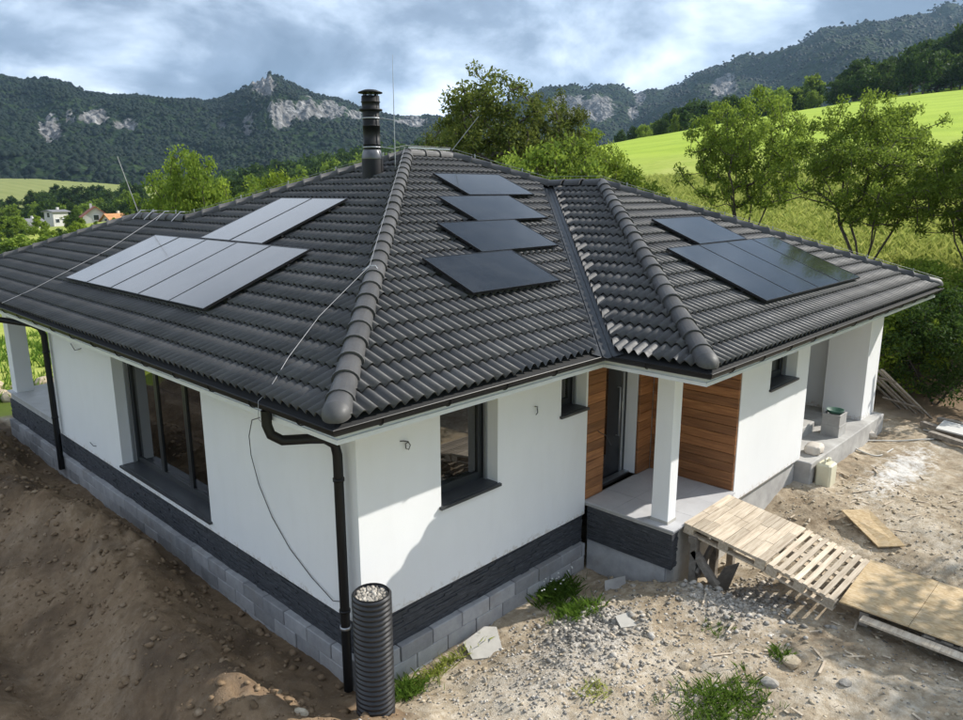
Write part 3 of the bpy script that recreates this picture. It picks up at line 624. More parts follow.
def build_tiles():
    full = []; fld = MB(); rr = random.Random(5)
    for k, (o, e, polys) in PLANES.items():
        ev = np.array([e[0], e[1], 0.]); n = np.array([-e[1], e[0]]); up = np.array([n[0]*CT, n[1]*CT, ST]); nm = np.cross(ev, up)
        M = np.stack([ev, up, nm], 1); seen = {}; jit = {}
        def inside(q, P): return all((P[(i+1) % len(P)]-P[i])[0]*(q-P[i])[1]-(P[(i+1) % len(P)]-P[i])[1]*(q-P[i])[0] >= -.004 for i in range(len(P)))
        allP = [[np.array(p) for p in pl] for pl in polys]
        for pl in polys:
            P = [np.array(p) for p in pl]
            if k in 'BC':                     # leave the valley channel open
                cen = sum(P)/len(P); va, vb = np.array((b_, 0.)), np.array(R1); nn = np.array([-(vb-va)[1], (vb-va)[0]]); nn = nn/np.linalg.norm(nn)
                if (cen-va)@nn < 0: nn = -nn
                P = [p+nn*.075*(1.414 if np.allclose(p, va) or np.allclose(p, vb) else 0)*np.array([1, 1]) if (np.allclose(p, va) or np.allclose(p, vb)) else p for p in P]
                P = [np.array([p[0], p[1]]) for p in P]
            # extend the eave edge outwards a little so the first row overhangs the gutter
            P = [p for p in P]; us = [(p-np.array(o))@ev[:2] for p in P]; vv = [((p-np.array(o))@n)/CT for p in P]
            for iu in range(int(math.floor(min(us)/TW)), int(math.ceil(max(us)/TW))):
                for iv in range(0, int(math.ceil(max(vv)/TE))):
                    u, v = iu*TW, iv*TE+.055
                    rz, lf = jit.setdefault((iu, iv), (rr.uniform(-.005, .005), rr.uniform(0, .005)))
                    c0 = np.array([o[0], o[1], EZ])+M@np.array([u, v, lf]); R3 = M@np.array([[math.cos(rz), -math.sin(rz), 0], [math.sin(rz), math.cos(rz), 0], [0, 0, 1]])
                    cs = [(c0+R3@np.array(q))[:2] for q in ((0, 0, 0), (TW, 0, 0), (TW, TE, 0), (0, TE, 0))]
                    ins = []
                    for q in cs: ins.append(inside(q, P) or (len(polys) > 1 and any(inside(q, PA) for PA in allP)))
                    if (iu, iv) in seen: continue
                    Vw = None
                    if all(ins): seen[(iu, iv)] = 1; full.append((np.linalg.norm(c0-CAM) if k in 'ABCD' else 99., c0, R3)); continue
                    Vw = (R3@TV.T).T+c0
                    if not any(ins):
                        mn, mx = Vw[:, :2].min(0), Vw[:, :2].max(0); pm, pM = np.min(P, 0), np.max(P, 0)
                        if (mx < pm).any() or (mn > pM).any(): continue
                    PP = [tuple(p) for p in P]
                    for fi, f in enumerate(TF):
                        q = clip([tuple(Vw[i]) for i in f], PP)
                        if len(q) >= 3: fld.add(q, [tuple(range(len(q)))], fi % 2 == 0)
    full.sort(key=lambda t: t[0])
    for d, c0, R3 in full[:300]:
        o = D.objects.new('roof_tile', tmesh); COL.objects.link(o); o.parent = ROOF
        Mx = Matrix.Identity(4)
        for i in range(3):
            for j in range(3): Mx[i][j] = R3[i, j]
            Mx[i][3] = c0[i]-ORG['roof'][i]
        o.matrix_local = Mx
    Vn = []; Fn = []; base = 0
    for d, c0, R3 in full[300:]: Vn.append((R3@TV.T).T+c0)
    Vn = np.concatenate(Vn); nt = len(full)-300; k = len(TV)
    Fn = (np.array(TF)[None]+np.arange(nt)[:, None, None]*k).reshape(-1, 4)
    me = npmesh('roof_tile_field', Vn-ORG['roof'], Fn, 'roof_tile_field', None); me.polygons.foreach_set('use_smooth', np.tile(np.arange(len(TF)) % 2 == 0, nt)); me.update()
    o = link('roof_tile_field', me, ROOF, ORG['roof'], kind='stuff')
    co_ = fld.build('cut_roof_tile', 'roof_tile_field', ROOF, kind='stuff'); bm = bmesh.new(); bm.from_mesh(co_.data); bmesh.ops.remove_doubles(bm, verts=bm.verts, dist=.0006); bm.to_mesh(co_.data); bm.free()
build_tiles()
# hip and ridge tiles
def ridge_mesh():
    m = MB(); n = 11; rows = [(0., .138), (.035, .138), (.036, .128), (.42, .112)]; P = []
    for x, r in rows:
        for a in np.linspace(-.12, math.pi+.12, n): P.append((x, r*math.cos(a), r*.92*math.sin(a)))
    F = [(i*n+k, (i+1)*n+k, (i+1)*n+k+1, i*n+k+1) for i in range(3) for k in range(n-1)]; m.add(P, F, True)
    m.add([(0, r*math.cos(a), r*.92*math.sin(a)) for r in (.138, .112) for a in np.linspace(-.12, math.pi+.12, n)], [(k, k+1, n+k+1, n+k) for k in range(n-1)])
    return m.mesh('ridge_tile')
def hipend_mesh():
    m = MB(); n = 11; P = []
    for t in np.linspace(0, math.pi/2, 6):
        x = .17-.17*math.sin(t)-.02; r = .135*math.cos(t)
        for a in np.linspace(-.12, math.pi+.12, n): P.append((x, r*math.cos(a), max(r, .0)*.92*math.sin(a)))
    m.add(P, [((i+1)*n+k, i*n+k, i*n+k+1, (i+1)*n+k+1) for i in range(5) for k in range(n-1)], True)
    Q = []
    for x, r in ((.15, .135), (.42, .114)):
        for a in np.linspace(-.12, math.pi+.12, n): Q.append((x, r*math.cos(a), r*.92*math.sin(a)))
    m.add(Q, [(k, n+k, n+k+1, k+1) for k in range(n-1)], True); return m.mesh('hip_end_tile')
RM = ridge_mesh(); RM.materials.append(MAT['roof_tile']); HM = hipend_mesh(); HM.materials.append(MAT['roof_tile'])
def P3(p, k): return np.array([p[0], p[1], zpl(k, *p)])
def ridge(a, b, end=False, lift=.055, step=.355):
    d = b-a; ln = np.linalg.norm(d); d = d/ln; side = np.cross((0, 0, 1.), d); side /= np.linalg.norm(side); nm = np.cross(d, side); n = int(ln/step); st = ln/n
    for i in range(n):
        p = a+d*(st*i+(.02 if end else 0))+nm*(lift+random.uniform(-.004, .004)); o = D.objects.new('hip_end_tile' if end and i == 0 else 'ridge_tile', HM if end and i == 0 else RM); COL.objects.link(o); o.parent = ROOF
        j = random.uniform(-.012, .012); Mx = Matrix.Identity(4); dd = d*math.cos(j)+side*math.sin(j); sd = -d*math.sin(j)+side*math.cos(j)
        for r_ in range(3): Mx[r_][0] = dd[r_]; Mx[r_][1] = sd[r_]; Mx[r_][2] = nm[r_]; Mx[r_][3] = p[r_]-ORG['roof'][r_]
        o.matrix_local = Mx
pE0, pE2, pE3, pEL, pE4, pE6 = (np.array([x, y, EZ]) for x, y in ((.04, .04), (b_+.04, -c_+.04), (W-.04, -c_+.04), (.04, L+c2-.04), (W-.04, L-.04), (w2-.04, L+c2-.04)))
pA1, pA2, pR1, pR2, pS1, pS2 = P3(A1, 'A'), P3(A2, 'B'), P3(R1, 'B'), P3(R2, 'C'), P3(S1, 'A'), P3(S2, 'A')
ridge(pE0, pA1, True); ridge(pE2, pR2, True); ridge(pE3, pR2, True); ridge(pEL, pS2, True); ridge(pE4, pA2, True); ridge(pE6, pS2, True)
ridge(pA1, pA2); ridge(pR1, pA2); ridge(pR2, pR1); ridge(pS1, pA1); ridge(pS1, pS2)
# valley channel
va, vb = np.array([b_, 0, EZ]), pR1; d = (vb-va)/np.linalg.norm(vb-va); sB = np.array([-1, 1, 0.])/math.sqrt(2)
m = MB()
def vpt(t, o): 
    p = va+(vb-va)*t; x, y = p[0]+sB[0]*o, p[1]+sB[1]*o; return (x, y, (zpl('B', x, y) if o > 0 else zpl('C', x, y))+.012)
P = []; of = (-.20, -.066, -.062, -.054, -.05, 0, .05, .054, .062, .066, .20)
for t in (-.012, .5, .985):
    for o in of: q = vpt(t, o); P.append((q[0], q[1], q[2]+(.014 if .054 <= abs(o) <= .062 else 0)))
m.add(P, [(i*11+k, i*11+k+1, (i+1)*11+k+1, (i+1)*11+k) for i in range(2) for k in range(10)]).build('valley_gutter', 'valley_metal', ROOF)
# pale ridge comb on the short top ridge and on the far ridge
for (a, b) in ((pA1, pA2),):
    m = MB(); d = (b-a); s = np.array([0, 1., 0]); m.obox(a+d*.5+np.array([0, 0, .195]), d*.46, (0, .03, 0), (0, 0, .012)); m.build('walkway_strip', 'rail_alu', ROOF)

# flue
fc = np.array([5.55, 6.40, 5.747]); FL = MB().lathe([(.20, -.25), (.20, .36), (.165, .50), (.158, .52), (.158, .60), (.163, .60), (.163, .62), (.158, .62), (.158, .93), (.163, .93), (.163, .96), (.158, .96), (.158, 1.23)], fc, 28).build('flue_pipe', 'flue_black', HOUSE)
MB().lathe([(.203, .345), (.206, .36), (.172, .50), (.165, .51)], fc, 28).build('collar', 'collar_metal', FL)
MB().lathe([(.158, 1.20), (.215, 1.22), (.215, 1.245), (.165, 1.25), (.165, 1.36), (.185, 1.37), (.17, 1.38), (.165, 1.48), (.10, 1.48)], fc, 28).build('cowl', 'flue_black', FL)
m = MB()
for k in range(8): a = k*math.pi/4; m.tube([fc+np.array([.13*math.cos(a), .13*math.sin(a), 1.46]), fc+np.array([.13*math.cos(a), .13*math.sin(a), 1.55])], .012, 5)
m.lathe([(0, 1.60), (.12, 1.585), (.225, 1.545), (.225, 1.53), (0, 1.55)], fc, 28); m.build('cap', 'flue_black', FL)
for z in (.55, 1.07): MB().lathe([(.16, z), (.168, z), (.168, z+.022), (.16, z+.022)], fc, 24).build('clamp', 'galv', FL)
mx_, my_ = fc[0]+.43*math.cos(R(-46)), fc[1]+.43*math.sin(R(-46)); zb = zpl('A', mx_, my_)
MA = MB().tube([(mx_, my_, zb), (mx_, my_, 7.0), (mx_, my_, 7.95)], [.010, .008, .003], 7).build('lightning_mast', 'galv', HOUSE)
for z in (.56, 1.08): MB().tube([(fc[0]+.16*math.cos(R(-46)), fc[1]+.16*math.sin(R(-46)), fc[2]+z+.01), (mx_, my_, fc[2]+z-.03)], .010, 6).build('stay', 'galv', MA)

# lightning conductor wires, holders, air rods
def wire(pts, r=.0035, name='lightning_wire', mat='wire_grey', sag=0): return MB().tube(pts, r, 5).build(name, mat, HOUSE)
def along(a, b, lift, n=14): return [a+(b-a)*t+np.array([0, 0, lift]) for t in np.linspace(0, 1, n)]
side = np.array([-1, 1, 0])/math.sqrt(2)
h1 = [p+side*.05 for p in along(pE0*.66+pA1*.34, pA1, .20)]
wire(h1); wire(along(pA1, pA2, .23)); wire(along(pA2, pR1, .22)); wire(along(pR1, pR2, .22)); wire(along(pR2, pE3, .21)); wire(along(pA1, pS1, .21)); wire(along(pS1, pS2, .22)); wire([(mx_, my_, 6.3), (pA1[0], pA1[1], pA1[2]+.24)])
def holders(a, b, lift, step):
    ln = np.linalg.norm(b-a)
    for t in np.arange(step*.5, ln, step): p = a+(b-a)*t/ln; MB().tube([p+np.array([0, 0, lift-.09]), p+np.array([0, 0, lift+.03])], .012, 6).build('wire_holder', 'galv', HOUSE)
holders(pA2, pR1, .22, 1.05); holders(pR2, pE3, .21, 1.05); holders(pA1, pS1, .21, 1.0); holders(pS1, pS2, .22, 1.1)
q0 = pE0*.66+pA1*.34+side*.05+np.array([0, 0, .20]); MB().tube([q0+np.array([.09, -.09, -.09]), q0+np.array([.05, -.05, 0]), q0, q0+np.array([-.06, .06, -.06])], .008, 5).build('wire_clip', 'galv', HOUSE)
gx, gy = -.01, 1.22
wire([q0, (1.25, 2.0, zpl('A', 1.25, 2.)+.11), (.55, 1.55, zpl('A', .55, 1.5)+.10), (.12, 1.25, 3.60), (gx, gy, 3.53), (gx-.01, gy, 3.35), (gx+.1, gy+.02, 3.22)], .0033)
def onx(px, py, x): d = ray(px, py); return CAM+d*((x-CAM[0])/d[0])
wire([np.array((.0, 1.23, 3.36)), onx(252, 420, .06), onx(249, 436, .40)]+[onx(a, b, x) for a, b, x in ((251, 455, .79), (259, 485, .812), (272, 517, .812), (290, 549, .812), (312, 578, .812), (333, 601, .80))]+[np.array((.76, 1.02, 1.12))], .0055, 'cable', 'cable_dark')
wire([(-.0, 9.9, 3.6), (.5, 9.85, zpl('A', .5, 0)+.10), (2.0, 10.2, zpl('A', 2., 0)+.10), (3.30, 10.6, pS1[2]+.18)], .0055)
def rod(p, d, ln): wire([p, np.array(p)+np.array(d)*ln], .009, 'air_rod')
rod(pA2+np.array([.0, 0, .15]), np.array([.45, -.42, .75])/1.0, .95); rod(pS2+np.array([0, 0, .12]), (-.22, .1, .96), 1.3)
for t in (.1, .4, .65, .9):
    p = pS1*(1-t)+pS2*t; MB().tube([p+np.array([-.25, 0, .03]), p+np.array([-.05, 0, .21]), p+np.array([.05, 0, .21])], .010, 5).build('wire_holder', 'galv', HOUSE)

# downpipes
DP = MB().tube([(.065, 1.22, 3.42), (.065, 1.22, 3.27), (.09, 1.20, 3.17), (.18, 1.15, 3.10), (.45, 1.06, 3.07), (.60, 1.03, 3.04), (.70, 1.01, 2.96), (.725, 1.005, 2.84), (.725, 1.005, .05)], .052, 14).build('downpipe', 'gutter_black', HOUSE)
for z in (2.55, 1.02, .82): MB().lathe([(.053, 0), (.062, 0), (.062, .035), (.053, .035)], (.725, 1.005, z), 14).build('pipe_clamp', 'gutter_black' if z != .82 else 'galv', DP)
DP = MB().tube([(.065, 11.25, 3.42), (.065, 11.22, 3.27), (.10, 11.15, 3.19), (.2, 11.05, 3.14), (.60, 10.62, 3.05), (.70, 10.50, 2.98), (.735, 10.45, 2.85), (.735, 10.45, .15)], .055, 12).build('downpipe', 'gutter_black', HOUSE)
for z in (2.5, 1.2): MB().lathe([(.056, 0), (.065, 0), (.065, .035), (.056, .035)], (.735, 10.45, z), 12).build('pipe_clamp', 'gutter_black', DP)
# bare cable ends sticking out of the walls
def cable(pts, r=.0065): MB().tube(pts, r, 5).build('cable', 'cable_dark', HOUSE)
cable([(1.42, .84, 2.85), (1.44, .80, 2.86), (1.50, .79, 2.84), (1.535, .79, 2.79), (1.51, .79, 2.745), (1.47, .79, 2.77), (1.475, .80, 2.82), (1.52, .80, 2.83)])
cable([(3.78, .84, 2.73), (3.74, .80, 2.75), (3.66, .78, 2.78)]); cable([(3.78, .84, 2.73), (3.73, .79, 2.68), (3.68, .78, 2.66)])
cable([(.84, 8.75, 2.83), (.79, 8.8, 2.80), (.78, 8.95, 2.77), (.79, 9.15, 2.86)]); cable([(.84, 1.75, 3.02), (.79, 1.78, 3.0), (.78, 1.95, 2.95)]); cable([(.84, 8.6, 1.05), (.79, 8.62, 1.06), (.78, 8.75, 1.1)])
cable([(5.22, .86, 2.05), (5.2, .80, 2.04), (5.3, .76, 1.98), (5.42, .75, 1.80)]); cable([(9.6, 2.6, 2.8), (9.65, 2.5, 2.8), (9.8, 2.45, 2.75)])

# ------------------------------------------------------------------ solar panels: things bolted on the roof
PW, PH = 1.035, 1.80
def panel_proto():
    root = empty('solar_panel', (0, 0, 0)); t = .035; f = MB()
    for (x0, y0, x1, y1) in ((-PW/2, -PH/2, -PW/2+.012, PH/2), (PW/2-.012, -PH/2, PW/2, PH/2), (-PW/2+.012, -PH/2, PW/2-.012, -PH/2+.012), (-PW/2+.012, PH/2-.012, PW/2-.012, PH/2)): f.box(x0, y0, 0, x1, y1, t)
    f.build('frame', 'panel_frame', root)
    a, b = PW/2-.0125, PH/2-.0125; g = MB().add([(-a, -b, .031), (a, -b, .031), (a, b, .031), (-a, b, .031)], [(0, 1, 2, 3)]).build('cell_sheet', 'panel_glass', root)
    uv = g.data.uv_layers.new(name='UVMap')
    for i, c in enumerate(((0, 0), (1, 0), (1, 1), (0, 1))): uv.data[i].uv = c
    MB().box(-a, -b, .004, a, b, .010).build('back_sheet', 'panel_frame', root)
    return root
PP = panel_proto(); USED = [False]
PRAIL = {}
def panel(k, x, y, portrait, label, group):
    """centre (x, y) in plan on roof plane k"""
    o, e, _ = PLANES[k]; ev = np.array([e[0], e[1], 0.]); n = np.array([-e[1], e[0]]); up = np.array([n[0]*CT, n[1]*CT, ST]); nm = np.cross(ev, up)
    p = np.array([x, y, zpl(k, x, y)])+nm*.125
    if USED[0]: r = copy_tree(PP)
    else: r = PP; USED[0] = True
    ax, ay = (ev, up) if portrait else (up, -ev); j = [random.uniform(-.0035, .0035) for _ in range(2)]; nz = nm+ax*j[0]+ay*j[1]; nz /= np.linalg.norm(nz); ax = ax-nz*(ax@nz); ax /= np.linalg.norm(ax); ay = np.cross(nz, ax)
    M = Matrix.Identity(4)
    for i in range(3): M[i][0] = ax[i]; M[i][1] = ay[i]; M[i][2] = nz[i]; M[i][3] = p[i]
    r.matrix_world = M; r.location = p; r.rotation_euler = M.to_euler(); tag(r, label, 'solar panel', group)
    # rails and feet under this panel, moving with it
    for s in (-.5, .5):
        m = MB(); a = PW/2-.03; q = MB()
        if portrait: m.box(-a, s-.02, -.04, a, s+.02, -.002)
        else: m.box(s*.6-.02, -PH/2+.03, -.04, s*.6+.02, PH/2-.03, -.002)
        if ('r', portrait, s) not in PRAIL:
            me = m.mesh('mounting_rail'); me.materials.append(MAT['black_plastic']); PRAIL[('r', portrait, s)] = me
            h = MB()
            for t_ in (-.3, .3):
                if portrait: h.box(t_-.03, s-.03, -.105, t_+.03, s+.03, -.041)
                else: h.box(s*.6-.03, t_*2-.03, -.105, s*.6+.03, t_*2+.03, -.041)
            me2 = h.mesh('roof_hook'); me2.materials.append(MAT['black_plastic']); PRAIL[('h', portrait, s)] = me2
        for nme, kk in (('mounting_rail', 'r'), ('roof_hook', 'h')):
            ob = D.objects.new(nme, PRAIL[(kk, portrait, s)]); COL.objects.link(ob); ob.parent = r
ordn = ['first', 'second', 'third', 'fourth', 'fifth']
for i in range(5): panel('A', 1.77, 4.60+1.045*i, True, f'sky-reflecting black solar panel, {ordn[i]} from the near hip in the row of five' if True else '', 'row of five panels on the left roof slope')
for i in range(2): panel('A', 3.47, 5.98+1.045*i, True, f'sky-reflecting black solar panel, {("one nearer the big hip", "one farther from the big hip")[i]} in the upper row of two', 'upper row of two panels on the left roof slope')
for (x, y, l) in ((4.09, 1.97, 'lowest'), (5.28, 2.95, 'second lowest'), (6.20, 3.92, 'second highest'), (7.02, 4.92, 'highest')): panel('B', x, y, False, f'matt black solar panel lying crosswise, {l} of the four stepped up beside the valley', 'four stepped panels beside the valley')
for i in range(4): panel('D', 7.58+1.02*i, .165, True, f'dark tree-reflecting solar panel, {ordn[i]} from the thick hip tiles in the row of four', 'row of four panels on the porch roof slope')
panel('D', 9.10, 1.50, False, 'single dark solar panel lying crosswise above the row of four panels', None)

# ------------------------------------------------------------------ building-site things
def gpt(px, py, z=None):
    d = ray(px, py); zz = .3 if z is None else z
    for _ in range(8):
        t = (zz-CAM[2])/d[2]; p = CAM+d*t
        if z is not None: break
        zz = hz(p[0], p[1])
    return p
# drainage riser
m = MB(); pr = [(.176, 0.)]; z = 0
while z < 1.40: pr += [(.200, z+.008), (.200, z+.032), (.176, z+.040), (.176, z+.052)]; z += .056
zc = hz(.58, .32)-.02; RP = empty('drainage_pipe', (.58, .32, zc), 'black corrugated drainage pipe standing upright at the house corner', 'pipe')
m.lathe(pr, (.58, .32, zc), 32).build('corrugated_wall', 'corrugated_pe', RP)
m = MB().lathe([(.178, z), (.178, z-.05), (0, z-.05)], (.58, .32, zc), 32); m.build('rim', 'corrugated_pe', RP)
def stones(n, fn, smin, smax, seed, flat=.65):
    """n angular stones as one vertex/face array; fn(rng) -> x, y"""
    rg = np.random.default_rng(seed); base = np.array([(1, 0, 0), (-1, 0, 0), (0, 1, 0), (0, -1, 0), (0, 0, 1), (0, 0, -1), (.62, .62, .45), (-.62, .62, -.4), (.6, -.62, -.45), (-.6, -.6, .5)], float)
    bm = bmesh.new(); [bm.verts.new(v) for v in base]; bmesh.ops.convex_hull(bm, input=bm.verts); bmesh.ops.triangulate(bm, faces=bm.faces)
    bm.verts.index_update(); F0 = np.array([[v.index for v in f.verts] for f in bm.faces]); bm.free()
    V = []; T = []
    xs, ys = fn(rg, n); zs = hgt(xs, ys)
    for i in range(n):
        s = smin+(smax-smin)*rg.random()**2.4; q = base*(1+.45*(rg.random((10, 1))-.5))*s*np.array([1, .6+.5*rg.random(), flat*(.6+.6*rg.random())])
        a = rg.random()*6.28; ca, sa = math.cos(a), math.sin(a); b = (rg.random()-.5)*.9; cb, sb = math.cos(b), math.sin(b)
        q = np.stack([q[:, 0], q[:, 1]*cb-q[:, 2]*sb, q[:, 1]*sb+q[:, 2]*cb], 1); q = np.stack([q[:, 0]*ca-q[:, 1]*sa, q[:, 0]*sa+q[:, 1]*ca, q[:, 2]], 1)
        V.append(q+np.array([xs[i], ys[i], zs[i]+s*.18])); T.append(np.full(10, rg.random()))
    F = (F0[None]+np.arange(n)[:, None, None]*10).reshape(-1, 3); return np.concatenate(V), F, np.concatenate(T)
def scatter(name, n, fn, smin, smax, seed, mat, kind='stuff', label=None, flat=.65):
    V, F, T = stones(n, fn, smin, smax, seed, flat); o = link(name, npmesh(name, V, F, mat, {'tone': ('FLOAT', T)}), None, (0, 0, 0), label, None, None, kind); return o
rg = np.random.default_rng(2)
# gravel filling the riser
V, F, T = stones(420, lambda r, n: ((lambda a, q: (.58+q*np.cos(a), .32+q*np.sin(a)))(r.random(n)*6.28, .157*np.sqrt(r.random(n)))), .012, .03, 9); V[:, 2] += (zc+z-.045)-hgt(V[:, 0], V[:, 1])
link('gravel_fill', npmesh('gravel_fill', V-np.array([.58, .32, zc]), F, 'stone', {'tone': ('FLOAT', T)}), RP, (.58, .32, zc), kind='stuff')

# ramp of pallets
def rampz(y): return float(np.interp(-y, [.62, 1.80, 2.68], [1.09, .925, .735]))
def pallet(name, y0, y1, x0, x1, nb, gap, label, split=False, zf=rampz, grp='pallets of the ramp', mat='old_wood'):
    z0, z1 = zf(y0), zf(y1); root = empty(name, ((x0+x1)/2, (y0+y1)/2, min(z0, z1)-.14), label, 'pallet', grp)
    d = np.array([0, y1-y0, z1-z0]); ln = np.linalg.norm(d); d /= ln; nm = np.cross((1., 0, 0), d); nm = nm if nm[2] > 0 else -nm; bw = ln/nb-gap
    def P(x, s, h): return np.array([x, y0, z0])+d*s+nm*h
    for i in range(nb):
        cuts = [x0, x1] if not split else [x0]+sorted(x0+(x1-x0)*(k/3+random.uniform(-.10, .10)) for k in (1, 2))+[x1]
        for a, b in zip(cuts[:-1], cuts[1:]):
            j = random.uniform(-.012, .012); MB().obox(P((a+b)/2+(0 if split else j), (i+.5)*(ln/nb)+random.uniform(-.003, .003), -.011+random.uniform(-.003, .002)), ((b-a)/2-.002, 0, 0), d*bw/2, nm*.011).build('deck_board', mat, root)
    for x in (x0+.06, (x0+x1)/2, x1-.06):
        MB().obox(P(x, ln/2, -.034), (.05, 0, 0), d*(ln/2-.004), nm*.0115).build('stringer', mat, root)
        for s in (.08, ln/2, ln-.08): MB().obox(P(x, s, -.086), (.05, 0, 0), d*.07, nm*.040).build('block', mat, root)
        MB().obox(P(x, ln/2, -.138), (.05, 0, 0), d*(ln/2-.004), nm*.011).build('base_board', mat, root)
    return root
pallet('wooden_pallet', -.63, -1.79, 5.18, 6.50, 10, .006, 'tightly boarded pale pallet forming the ramp top at the porch', True)
pallet('wooden_pallet', -1.80, -2.66, 5.16, 6.50, 8, .045, 'slatted pale pallet with open gaps in the middle of the ramp')
flat = lambda y: .70
pallet('wooden_pallet', -3.55, -4.75, 5.22, 6.42, 7, .06, 'weathered pallet carrying the particle-board sheets of the ramp', zf=lambda y: .685, mat='grey_wood')
def sheet(name, pts, th, mat, label, cat, group=None, org=None):
    P = [np.array(p) for p in pts]; n = np.cross(P[1]-P[0], P[2]-P[0]); n /= np.linalg.norm(n); n = n if n[2] > 0 else -n
    if np.cross(P[1]-P[0], P[2]-P[0])@n < 0: P = P[::-1]
    k = len(P); m = MB().add([p for p in P]+[p-n*th for p in P], [tuple(range(k)), tuple(range(2*k-1, k-1, -1))]+[((i+1) % k, i, k+i, k+(i+1) % k) for i in range(k)])
    c = sum(P)/k; return m.build(name, mat, None, c, label, cat, group)
sheet('particle_board', [(5.20, -2.68, .735), (6.56, -2.62, .735), (6.56, -3.42, .722), (5.22, -3.42, .722)], .018, 'osb', 'sunlit square particle-board sheet at the lower end of the slatted pallet', 'board')
sheet('particle_board', [(5.22, -3.425, .722), (6.56, -3.425, .722), (6.60, -5.0, .704), (5.24, -5.0, .704)], .018, 'osb', 'long particle-board sheet lying on the weathered pallet', 'board')
sheet('plank', [(5.08, -2.95, .66), (5.22, -2.95, .66), (5.20, -4.2, .64), (5.06, -4.2, .64)], .025, 'old_wood', 'loose plank tucked under the edge of the particle-board sheets', 'plank')
zz = hz(5.2, -2.9); MB().obox((5.55, -2.95, (zz+.70)/2-.01), (.30, 0, 0), (0, .05, 0), (0, 0, .70/2-zz/2-.02)).build('bearer', 'grey_wood', None, (5.55, -2.95, zz), 'timber bearer below the joint of pallet and particle board', 'timber')
q = [gpt(*p) for p in ((841, 513), (868, 512), (905, 549), (878, 550))]; q = [p+np.array([0, 0, .055]) for p in q]
sheet('particle_board', q, .02, 'osb', 'small loose particle board lying alone on the dirt', 'board')
# trestle and off-cut under the ramp head
TRS = empty('timber_trestle', (5.25, -.76, hz(5.25, -.76)), 'rough brown timber trestle holding up the ramp at the porch corner', 'trestle')
zt = .93
for x in (5.24, 5.85, 6.42): MB().bbox(x-.05, -.83, hz(x, -.8)-.1, x+.05, -.73, zt-.10, .006).build('post', 'grey_wood', TRS)
MB().bbox(5.14, -.84, zt-.10, 6.5, -.72, zt, .006).build('beam', 'grey_wood', TRS)
MB().obox((5.50, -.86, .60), (.30, 0, .22), (0, .02, 0), (-.03, 0, .045)).build('brace', 'grey_wood', TRS); MB().obox((5.24, -.95, .50), (.05, 0, 0), (0, .18, .20), (0, .03, -.03)).build('brace', 'grey_wood', TRS)
sheet('particle_board', [(5.30, -.98, .12), (5.52, -1.16, .14), (5.42, -1.34, .66), (5.24, -1.22, .62)], .012, 'grey_wood', 'grey off-cut board leaning under the ramp', 'board')
# stone slabs and single stones
def slab(px, py, pts, th, mat, label, cat='slab', dz=.03, tilt=(0, 0)):
    c = gpt(px, py); return sheet('stone_slab', [(c[0]+x, c[1]+y, c[2]+dz+x*tilt[0]+y*tilt[1]) for x, y in pts], th, mat, label, cat)
slab(485, 648, [(-.28, -.06), (.02, -.30), (.32, .10), (.22, .22), (-.16, .22)], .03, 'pale_slab', 'pale angular stone slab on gravel beside the front plinth', dz=.05, tilt=(.12, .1))
slab(624, 623, [(-.14, -.05), (.03, -.17), (.16, .04), (-.02, .12)], .03, 'pale_slab', 'small pale slab on the grey rubble below the porch', dz=.04, tilt=(.1, .1))
slab(615, 588, [(-.25, .0), (.1, -.12), (.3, .03), (-.05, .14)], .03, 'concrete', 'broken grey slab at the foot of the porch wall', dz=.05, tilt=(.0, .2))
def rock(name, x, y, s, mat, label, group=None, seed=0, sc=(1, 1, .6), dz=.25):
    rr = np.random.default_rng(seed); bm = bmesh.new(); bmesh.ops.create_icosphere(bm, subdivisions=2, radius=1)
    k = rr.random(3)*9; 
    cuts = [(lambda v: v/np.linalg.norm(v))(rr.normal(size=3)) for _ in range(9)]; ds = .62+.3*rr.random(9)
    for v in bm.verts:
        p = np.array(v.co)
        for n_, d_ in zip(cuts, ds):
            e = p@n_-d_
            if e > 0: p = p-n_*e*.92
        p = p*(1+.06*math.sin(p[0]*5+k[0])*math.sin(p[1]*6+k[1])); v.co = p*s*np.array(sc)
    me = D.meshes.new(name); bm.to_mesh(me); bm.free(); me.materials.append(MAT[mat]); a = me.attributes.new('tone', 'FLOAT', 'POINT'); a.data.foreach_set('value', np.full(len(me.vertices), .3+.6*rr.random(), np.float32))
    o = link(name, me, None, (x, y, hz(x, y)+s*sc[2]*dz), label, 'rock', group); o.rotation_euler.z = rr.random()*6; return o
for i, (px, py, s, l, mt) in enumerate(((792, 664, .13, 'pale oblong stone with grass at its back on the dirt mound', 'sandstone'), (768, 684, .11, 'flat grey stone half sunk in the dirt mound', 'stone'), (685, 668, .09, 'beige stone lying in the gravel of the mound', 'sandstone'), (275, 690, .10, 'sandy clod-like stone on the dark spoil beside the downpipe', 'sandstone'), (300, 714, .10, 'yellowish flat stone at the foot of the spoil heap', 'sandstone'), (858, 437, .42, 'grey boulder of set mortar beside the terrace slab', 'stone'), (845, 684, .08, 'light stone among the litter below the particle boards', 'stone'), (718, 690, .08, 'white stone at the edge of the grass tuft', 'stone'))):
    p = gpt(px, py); rock('rock', p[0], p[1], s, mt, l, None, 40+i, (1, .75, .55))
for i in range(26):
    x, y = 1.6+3.6*random.random(), 16.4+4.2*random.random(); rock('rock', x, y, random.uniform(.16, .42), 'sandstone', 'sandy boulder in the rock pile beyond the far terrace', 'boulders heaped beyond the far terrace', 100+i, (1, .8, .75))
